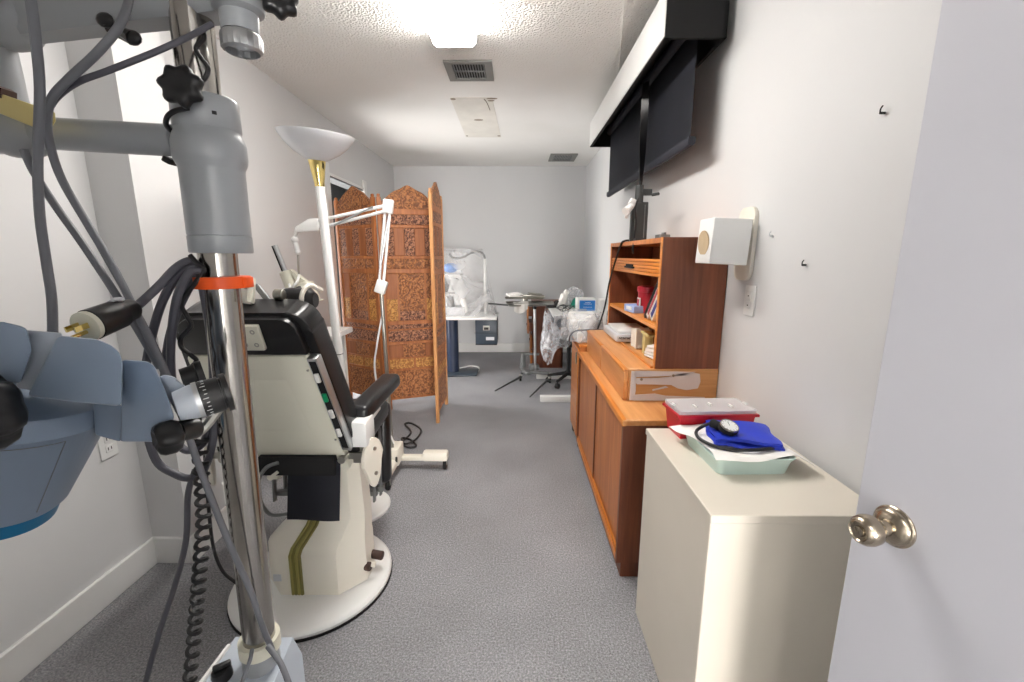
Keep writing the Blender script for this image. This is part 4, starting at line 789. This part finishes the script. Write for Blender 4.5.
b = B('whitep'); b.b2((.60, 3.12, .742), (.80, 3.19, 1.02), .004, 1); tag(b.done('white_carton'), 'plain white carton standing beyond the hutch end', 'box')

# ---------------------------------------------------------------- microscope stand in the left foreground
PXx, PYy = -.484, .72
t = thing('operating_microscope', 'grey surgical microscope stand with chrome column and jointed arms at left', 'microscope', (PXx, PYy, 0))
P = lambda u, v, y=.72: at(u, v, y=y)
CAM = V((0, 0, CH))
def away(u, v, y, d): return (at(u, v, y=y) - CAM).normalized() * d     # blocks of the head are turned to face the doorway
FXx = -.508
b = B('grey_en')
for k in range(4):
    a = PI / 4 + k * PI / 2; d_ = V((math.cos(a), math.sin(a), 0)); b.tube([V((FXx, PYy, .10)), V((FXx, PYy, .08)) + d_ * .25], .028, 8, 0, (1.1, .7))
b.b2((FXx - .07, PYy - .07, .06), (FXx + .07, PYy + .07, .2), .01); b.done('foot', t)
for k in range(4):
    a = PI / 4 + k * PI / 2; e_ = V((FXx + .24 * math.cos(a), PYy + .24 * math.sin(a), 0)); b = B('blackm'); b.cyl(e_ + V((-.013, 0, .03)), e_ + V((.013, 0, .03)), .03, n=16, bev=.004); b.cyl(e_ + V((0, 0, .045)), e_ + V((0, 0, .075)), .01, n=8); b.done('caster', t)
BXM = -.524
b = B('lblue_en'); b.rings([[(BXM + x_, PYy + y_, z_) for x_, y_ in ((-.082, -.14), (.082, -.14), (.072, .055), (-.072, .055))] for z_ in (.2, .50)] + [[(BXM + x_, PYy + y_, z_) for x_, y_, z_ in ((-.074, -.12, .525), (.074, -.12, .525), (.060, .048, .548), (-.060, .048, .548))]]); bx = b.done('transformer_box', t)
b = B('black'); q = V((BXM - .035, PYy - .03, .537)); b.lathe(q, (-.1, -.15, 1), [(0, .017), (.012, .018), (.02, .015), (.021, .0)], 20); b.box(q + V((0, 0, .024)), (.03, .009, .014), (0, 0, .6), .003); b.done('dial_knob', bx)
b = B('whitep'); b.tube([V((BXM - .062, PYy + .03, .546)), V((BXM - .070, PYy - .05, .536)), V((BXM - .076, PYy - .12, .522)), V((BXM - .08, PYy - .14, .49))], .005, 6); b.done('edge_strip', bx)
ca, cb_ = V((-.502, PYy, .53)), V((-.474, PYy, 1.96))
b = B('chrome'); b.cyl(ca, cb_, .028, n=40); b.done('column', t)
cz = lambda z: ca.lerp(cb_, (z - ca.z) / (cb_.z - ca.z))
b = B('grey_en'); b.lathe(cz(.535), (0, 0, 1), [(0, .034), (.035, .032), (.036, .029)], 32); b.done('column_socket', t)
b = B('strapcream'); b.lathe(cz(.572), (0, 0, 1), [(0, .032), (0, .0365), (.026, .0365), (.026, .032)], 32); b.done('cable_tie', t)
b = B('orange'); q = cz(1.277); b.lathe(q + V((.003, 0, 0)), (0, 0, 1), [(0, .034), (0, .0415), (.0185, .0415), (.0185, .034)], 36); b.box(q + V((-.041, -.022, .0092)), (.03, .006, .0185), (0, 0, .35), .001, 1); b.box(q + V((.044, 0, .0092)), (.012, .02, .0175), bev=.002); b.done('hook_strap', t, label='bright orange hook and loop strap')
b = B('strapcream'); b.box(q + V((.047, .0, -.012)), (.012, .004, .026), (0, .2, 0), .002, 1); b.done('strap_tab', t)
# grey sleeve around the column
SX = -.4785
sl = B('grey_en'); prof = [(0, .029), (0, .0435), (.002, .0448), (.026, .0448), (.0265, .0435), (.0275, .0435), (.028, .0445), (.125, .0445), (.130, .0452), (.138, .049), (.146, .0502), (.166, .0498), (.176, .0466), (.180, .0445), (.184, .0440), (.186, .0455), (.226, .045), (.230, .043), (.231, .029)]
sl.lathe((SX, PYy, 1.333), (.012, 0, 1), prof, 44); slv = sl.done('sleeve', t)
b = B('blackm'); b.box((SX + .034, PYy - .030, 1.535), (.006, .004, .005), (0, 0, .8)); b.done('set_screw', slv)
def lobe(c, ax, r, L, n=7, m_='black'):
    ax = V(ax).normalized(); e = ax.orthogonal().normalized(); f = ax.cross(e); rings = []; c = V(c)
    for (h, s_) in ((0, .55), (.12, .86), (.35, 1), (.75, .98), (.92, .85), (1, .6), (.9, .3)):
        rings.append([c + ax * (h * L) + (e * math.cos(a) + f * math.sin(a)) * r * s_ * (1 + .11 * math.cos(n * a)) for a in [2 * PI * k / (n * 6) for k in range(n * 6)]])
    b = B(m_); b.rings(rings); return b
b = lobe(P(186, 90, .672), (.18, -.98, .10), .0265, .022); b.cyl(P(188, 90, .672), P(200, 96, .70), .008, n=10); b.done('star_knob', slv)
# lower arm
b = B('grey_en'); a0, a1 = P(180, 141), P(22, 132); b.cyl(a0, a1, .0235, n=28, bev=.003); la = b.done('lower_arm', t)
b = B('black'); b.box(P(170, 161), (.014, .018, .009), (0, .5, 0), .002); b.done('lever', la)
# vertical link at the left joining both arms
b = B('grey_en'); vt = P(13, 60); vb = P(13, 150); b.cyl(V((vb.x, .72, vb.z + .02)), V((vb.x - .004, .72, vt.z + .02)), .030, n=28, bev=.004); b.ball(P(8, 22), .040, (1.1, 1, .95)); b.ball(P(18, 134), .042, (1.1, 1, .85)); b.cyl(P(24, 143), P(25, 152), .010, n=14); lk = b.done('link_post', t)
b = B(['yellow', 'brown']); b.prism([P(q[0], q[1], .655) for q in ((-4, 92), (55, 112), (56, 121), (50, 131), (38, 129), (-4, 112))], away(25, 110, .655, .03), .002); b.m(1); b.prism([P(q[0], q[1], .654) for q in ((-6, 84), (1, 88), (1, 98), (-6, 96))], (0, .02, 0)); b.done('clip_block', lk)
# upper arm: rectangular beam with wing bolt, ending in the round head beside the column
b = B('grey_en'); c0, c1 = P(2, 25), P(226, -6); dv = (c1 - c0).normalized(); uv = V((0, 0, 1)); uv = (uv - dv * uv.dot(dv)).normalized()
rings = []
for c_, h_, w_ in ((c0, .023, .020), (c0.lerp(c1, .5), .026, .022), (c1, .030, .026)): rings.append([c_ + V((0, w_ * q[0], 0)) + uv * h_ * q[1] for q in ((-1, .7), (-.75, 1), (.75, 1), (1, .7), (1, -.7), (.75, -1), (-.75, -1), (-1, -.7))])
b.rings(rings); ua = b.done('upper_arm', t)
hq = P(236, -12, .70); b = B('grey_en'); b.lathe(hq + V((0, 0, -.035)), (0, 0, 1), [(0, .024), (.006, .033), (.015, .0355), (.09, .0355), (.10, .03)], 32); b.lathe(hq + V((0, 0, -.058)), (0, 0, 1), [(0, .0245), (.026, .0255), (.05, .025)], 32); b.done('arm_head', t)
b = B('alu'); z_ = hq.z - .083; n = 40; rg = []
for zz, rr_ in ((0, .0225), (.003, .0258), (.021, .0258), (.024, .0245)): rg.append([(hq.x + (rr_ + (.0014 if k % 2 and 0 < zz < .024 else 0)) * math.cos(2 * PI * k / n), hq.y + (rr_ + (.0014 if k % 2 and 0 < zz < .024 else 0)) * math.sin(2 * PI * k / n), z_ + zz) for k in range(n)])
b.rings(rg, False, True); b.lathe((hq.x, hq.y, z_ + .010), (0, 0, 1), [(0, .0), (.001, .022), (.004, .022)], 24); b.done('knurled_ring', t)
b = lobe(P(279, 4, .70), (.45, -.85, .1), .024, .022); b.cyl(P(262, -6, .70), P(279, 4, .70), .008, n=10); b.done('star_knob', t)
b = B('black'); q = P(113, 28, .685); b.cyl(q + V((0, -.004, 0)), q + V((0, .03, 0)), .009, n=14)
for (du, dv_) in ((-8, -8), (20, 10)):
    e_ = P(113 + du, 28 + dv_, .675); b.tube([q + V((0, -.002, 0)), q.lerp(e_, .55), e_], .0095, 8, 4, (.55, 1)); b.ball(e_, .011, (1.1, .6, .9), 12)
b.done('wing_bolt', ua)
# microscope head, hung from the arms on a drop post left of the picture
HY = .53; Hh = lambda u, v, y=HY: at(u, v, y=y)
b = B('grey_en'); b.cyl(P(-95, 140), V((P(-95, 140).x, .72, 1.24)), .02, n=16); b.tube([V((P(-95, 140).x, .72, 1.25)), Hh(-95, 340, .66), Hh(-50, 375, .58)], .022, 12); b.tube([P(16, 137), P(-95, 140)], .024, 12, 0); b.done('drop_post', t)
ax0, ax1 = Hh(13, 384), Hh(-3, 500)
hv = (ax1 - ax0); hl = hv.length; R0, R1 = .109, .066
b = B('blue_en'); b.lathe(ax0 - hv.normalized() * .006, hv, [(0, R0 - .012), (.003, R0 - .003), (.008, R0), (.032, R0 - .003), (.035, R0 - .007), (hl - .004, R1 + .004), (hl + .002, R1)], 56); head = b.done('microscope_head', t)
b = B('teal'); b.lathe(ax0 - hv.normalized() * .006, hv, [(hl - .002, R1 - .004), (hl, R1 - .002), (hl + .026, R1 - .006), (hl + .028, R1 - .011), (hl + .02, R1 - .018)], 56); b.done('lens_ring', head, label='teal blue lens ring')
b = B('dkgrey')
hn = hv.normalized(); tc_ = (CAM - ax0); tc_ = (tc_ - hn * tc_.dot(hn)).normalized(); td_ = hn.cross(tc_); td_ = td_ if td_.x > 0 else -td_
b = B('midgrey'); o_ = ax0 - hn * .006; Rf = lambda h: R0 - .007 + (R1 + .004 - R0 + .007) * (h - .035) / (hl - .039)
for a_ in (.52, -.62):
    d_ = tc_ * math.cos(a_) + td_ * math.sin(a_); b.tube([o_ + hn * h + d_ * (Rf(h) + .0003) for h in (.042, .07, .10, hl - .012)], .0007, 5, 0)
b.tube([o_ + hn * .042 + (tc_ * math.cos(a_) + td_ * math.sin(a_)) * (Rf(.042) + .0003) for a_ in [-.62 + 1.14 * k / 12 for k in range(13)]], .0007, 5, 0)
b.done('cover_seam', head)
def poly(pts, y): return [Hh(u, v, y) for u, v in pts]
b = B('blue_en'); b.prism(poly([(58, 335), (98, 339), (112, 345), (120, 352), (123, 362), (122, 407), (75, 402), (27, 396)], .43), away(75, 370, .43, .13), .004); b.done('body_cover', head)
b = B('blue_en'); b.prism(poly([(-60, 318), (4, 322), (27, 327), (33, 350), (21, 384), (-60, 376)], .43), away(0, 350, .43, .13), .004); b.done('body_cover', head)
b = B('lblue_en'); b.prism(poly([(20, 329), (64, 333), (40, 392), (16, 388)], .45), away(40, 360, .45, .10), .003); b.done('body_core', head)
b = B('blue_en'); b.prism(poly([(121, 359), (148, 361), (155, 366), (166, 392), (175, 417), (171, 430), (156, 442), (119, 442), (125, 405)], .47), away(145, 400, .47, .10), .004); b.prism(poly([(93, 402), (126, 406), (121, 442), (95, 435)], .52), away(108, 420, .52, .06), .003); b.done('tube_housing', head)
b = B('lblue_en'); b.prism(poly([(157, 378), (164, 374), (176, 377), (184, 389), (196, 393), (202, 406), (194, 420), (178, 417), (167, 396)], .49), away(178, 397, .49, .06), .006); b.done('tube_arm', head)
ea, eb = Hh(199, 400, .49), Hh(230, 391, .51); ed = (eb - ea); eh = ed.normalized()
b = B(['lblue_en', 'black', 'alu']); L_ = ed.length; b.lathe(ea - eh * .022, eh, [(0, .017), (.016, .0205), (.020, .0205)], 26); b.m(1); b.lathe(ea, eh, [(0, .0195), (L_ * .06, .0215), (L_ * .72, .021), (L_ * .73, .0195), (L_ * .79, .0195), (L_ * .80, .0235), (L_ * .97, .0235), (L_ * 1.0, .021), (L_ * .95, .012), (L_ * .93, 0)], 36); b.m(2); b.lathe(ea - eh * .003, eh, [(0, .022), (.005, .022)], 28); eye = b.done('eyepiece', head)
b = B('whitep'); q_ = eh.cross(V((0, 1, 0))).normalized(); q2 = eh.cross(q_)
for k in range(26):
    a = 2 * PI * k / 26; d_ = q_ * math.cos(a) + q2 * math.sin(a); b.tube([ea + ed * (.20 - .07 * (k % 3 == 0)) + d_ * .0214, ea + ed * .30 + d_ * .0214], .0005, 4, 0)
b.done('diopter_scale', eye)
b = B('black'); ea2 = Hh(182, 380, .60); b.lathe(ea2, eh, [(0, .016), (L_ * .55, .018), (L_ * .6, .021), (L_ * .85, .021), (L_ * .86, .01)], 26); b.done('eyepiece', head)
b = lobe(Hh(182, 433, .475), (-.60, -.80, 0), .0185, .026, 5); b.cyl(Hh(176, 432, .475), Hh(195, 428, .50), .0125, n=14); b.done('focus_knob', head)
b = lobe(Hh(16, 404, .42), (-.35, -.93, 0), .037, .05, 6); b.done('focus_knob', head)
b = B('steel'); b.tube([Hh(192, 436, .52), Hh(204, 428, .53), Hh(220, 408, .54)], .006, 8); b.done('clamp_rod', head)
# cables
def cab(name, pts, r, m_, parent=t, **k):
    return B(m_).tube([P(*q) for q in pts], r, 9, 6).done(name, parent, **k)
cab('cable', [(27, -25, .60), (31, 0, .60), (36, 40, .60), (40, 90, .61), (38, 160, .61), (40, 215, .60), (47, 265, .59), (52, 300, .58), (53, 340, .57)], .0056, 'rubber_g')
cab('cable', [(130, -14, .66), (128, 5, .65), (118, 28, .63), (95, 55, .62), (70, 78, .62), (52, 98, .625), (47, 120, .63), (50, 145, .64), (62, 180, .65), (88, 225, .65), (112, 265, .645), (135, 310, .64), (160, 362, .63), (178, 405, .63), (195, 455, .64), (212, 500, .645), (230, 545, .65), (250, 590, .665), (262, 625, .68), (272, 650, .69)], .0052, 'rubber_g')
cab('cable', [(24, 150, .66), (34, 172, .66), (55, 205, .66), (82, 243, .66), (108, 282, .655), (135, 325, .655), (160, 368, .65)], .0052, 'rubber_g')
cab('cable', [(48, 140, .66), (58, 172, .66), (78, 207, .66), (102, 250, .66), (130, 300, .66), (152, 340, .655), (172, 385, .65)], .0042, 'rubber_d')
cab('cable', [(212, 24, .69), (190, 36, .67), (155, 52, .65), (110, 70, .63), (78, 82, .63), (58, 96, .635), (48, 110, .645)], .0040, 'rubber_d')
cab('cable', [(202, 28, .685), (204, 38, .685), (196, 48, .685), (201, 58, .685), (208, 68, .685), (205, 78, .685), (198, 84, .685)], .0032, 'rubber_k')
cab('cable', [(188, 108, .668), (175, 111, .668), (168, 116, .668), (166, 124, .675), (170, 130, .69)], .0036, 'rubber_k')
cab('cable', [(195, 470, .70), (188, 495, .70), (186, 540, .70), (175, 585, .70), (160, 630, .70), (146, 680, .70), (132, 730, .70), (120, 790, .70)], .0050, 'rubber_d')
cab('cable', [(205, 455, .72), (208, 500, .72), (213, 545, .725), (222, 570, .735), (235, 582, .745), (248, 590, .75)], .0030, 'rubber_k')
cab('cable', [(252, 650, .66), (250, 660, .64), (243, 680, .62), (238, 700, .61)], .0035, 'rubber_g'); cab('cable', [(268, 646, .67), (280, 662, .65), (289, 684, .63), (294, 705, .62)], .0050, 'rubber_g')
# power cord looped over the strap
pc = cab('power_cord', [(132, 310, .62), (142, 302, .64), (160, 285, .66), (176, 268, .68), (190, 261, .69), (198, 268, .695), (190, 285, .69), (178, 310, .69), (168, 345, .69), (165, 385, .695), (170, 425, .70), (185, 450, .70), (205, 440, .705), (213, 400, .705), (212, 350, .705), (206, 305, .70), (200, 278, .695), (192, 268, .69), (178, 275, .685), (163, 300, .68), (152, 335, .68), (145, 375, .685), (145, 420, .69), (156, 460, .695), (175, 474, .70), (190, 478, .70), (204, 470, .705), (213, 440, .705), (216, 400, .705)], .0064, 'rubber_d')
cab('power_cord', [(200, 270, .685), (190, 272, .675), (178, 295, .67), (172, 330, .67), (171, 365, .675), (175, 395, .68), (188, 400, .69)], .0062, 'rubber_d')
p0 = P(134, 308, .62); pd = P(85, 327, .548) - p0; dn_ = pd.normalized(); L_ = pd.length
b = B('black'); b.lathe(p0, pd, [(0, .012), (.004, .015), (L_ * .30, .017), (L_ * .34, .0195), (L_ * .9, .0205), (L_ * .92, .019)], 30); pg = b.done('plug', pc)
b = B('strapcream'); b.lathe(p0 + pd * .9, pd, [(0, .0195), (L_ * .10, .0195), (L_ * .115, .017), (L_ * .11, 0)], 30); pl_ = b.done('plug_face', pg)
b = B('ltgrey'); q = p0 + pd * .30 + V((0, -.004, .0175)); b.box(q, (.018, .014, .005), (0, -.4, -.3), .001, 1); b.done('approval_tag', pg)
b = B('brass'); u1 = dn_.cross(V((0, 0, 1))).normalized(); u2 = u1.cross(dn_); c_ = p0 + pd
for s_ in (-1, 1):
    o = c_ + u1 * .0065 * s_ + u2 * .003; b.rings([[o + dn_ * h_ + u1 * .0009 * q[0] + u2 * .0034 * q[1] for q in ((-1, -1), (1, -1), (1, 1), (-1, 1))] for h_ in (-.002, .018)])
b.cyl(c_ - u2 * .0065, c_ - u2 * .0065 + dn_ * .02, .0026, n=10); b.done('prong', pg)
# coiled black cord
cab('coiled_cord', [(190, 255, .685), (196, 262, .685), (204, 270, .685), (196, 282, .68), (188, 292, .68), (181, 304, .675), (188, 318, .675), (191, 326, .675), (181, 338, .675), (182, 348, .675), (192, 356, .675), (196, 362, .675), (184, 374, .675), (186, 382, .675), (196, 392, .68), (200, 410, .685), (198, 430, .685)], .0036, 'rubber_k')
b = B('rubber_k'); pts = []; c0 = P(199, 430, .685); c1 = P(204, 520, .69); c2 = P(194, 640, .69); c3 = P(182, 760, .69); turns = 30
for k in range(turns * 12 + 1):
    f = k / (turns * 12); q = (c0.lerp(c1, f / .28) if f < .28 else c1.lerp(c2, (f - .28) / .38) if f < .66 else c2.lerp(c3, (f - .66) / .34)); a = 2 * PI * k / 12
    pts.append(q + V((.0095 * math.cos(a), .0095 * math.sin(a), 0)))
b.tube(pts, .0037, 6, 0); b.done('coiled_cord', t)

# ---------------------------------------------------------------- unseen lamp added behind the doorway as fill light
ceiling_lamp(-.2, .1, -1.6, -.5, 'unseen white fluorescent fixture added for fill light behind the doorway', 'fill_lens')
# ---------------------------------------------------------------- world, view
w = bpy.data.worlds.new('world'); bpy.context.scene.world = w; w.use_nodes = True
w.node_tree.nodes['Background'].inputs[0].default_value = (.9, .95, 1, 1); w.node_tree.nodes['Background'].inputs[1].default_value = .2
vs = bpy.context.scene.view_settings; vs.view_transform = 'Standard'; vs.look = 'None'; vs.gamma = 1; vs.exposure = .66; vs.use_curve_mapping = False
for o in bpy.data.objects:
    if '_w' in o: del o['_w']
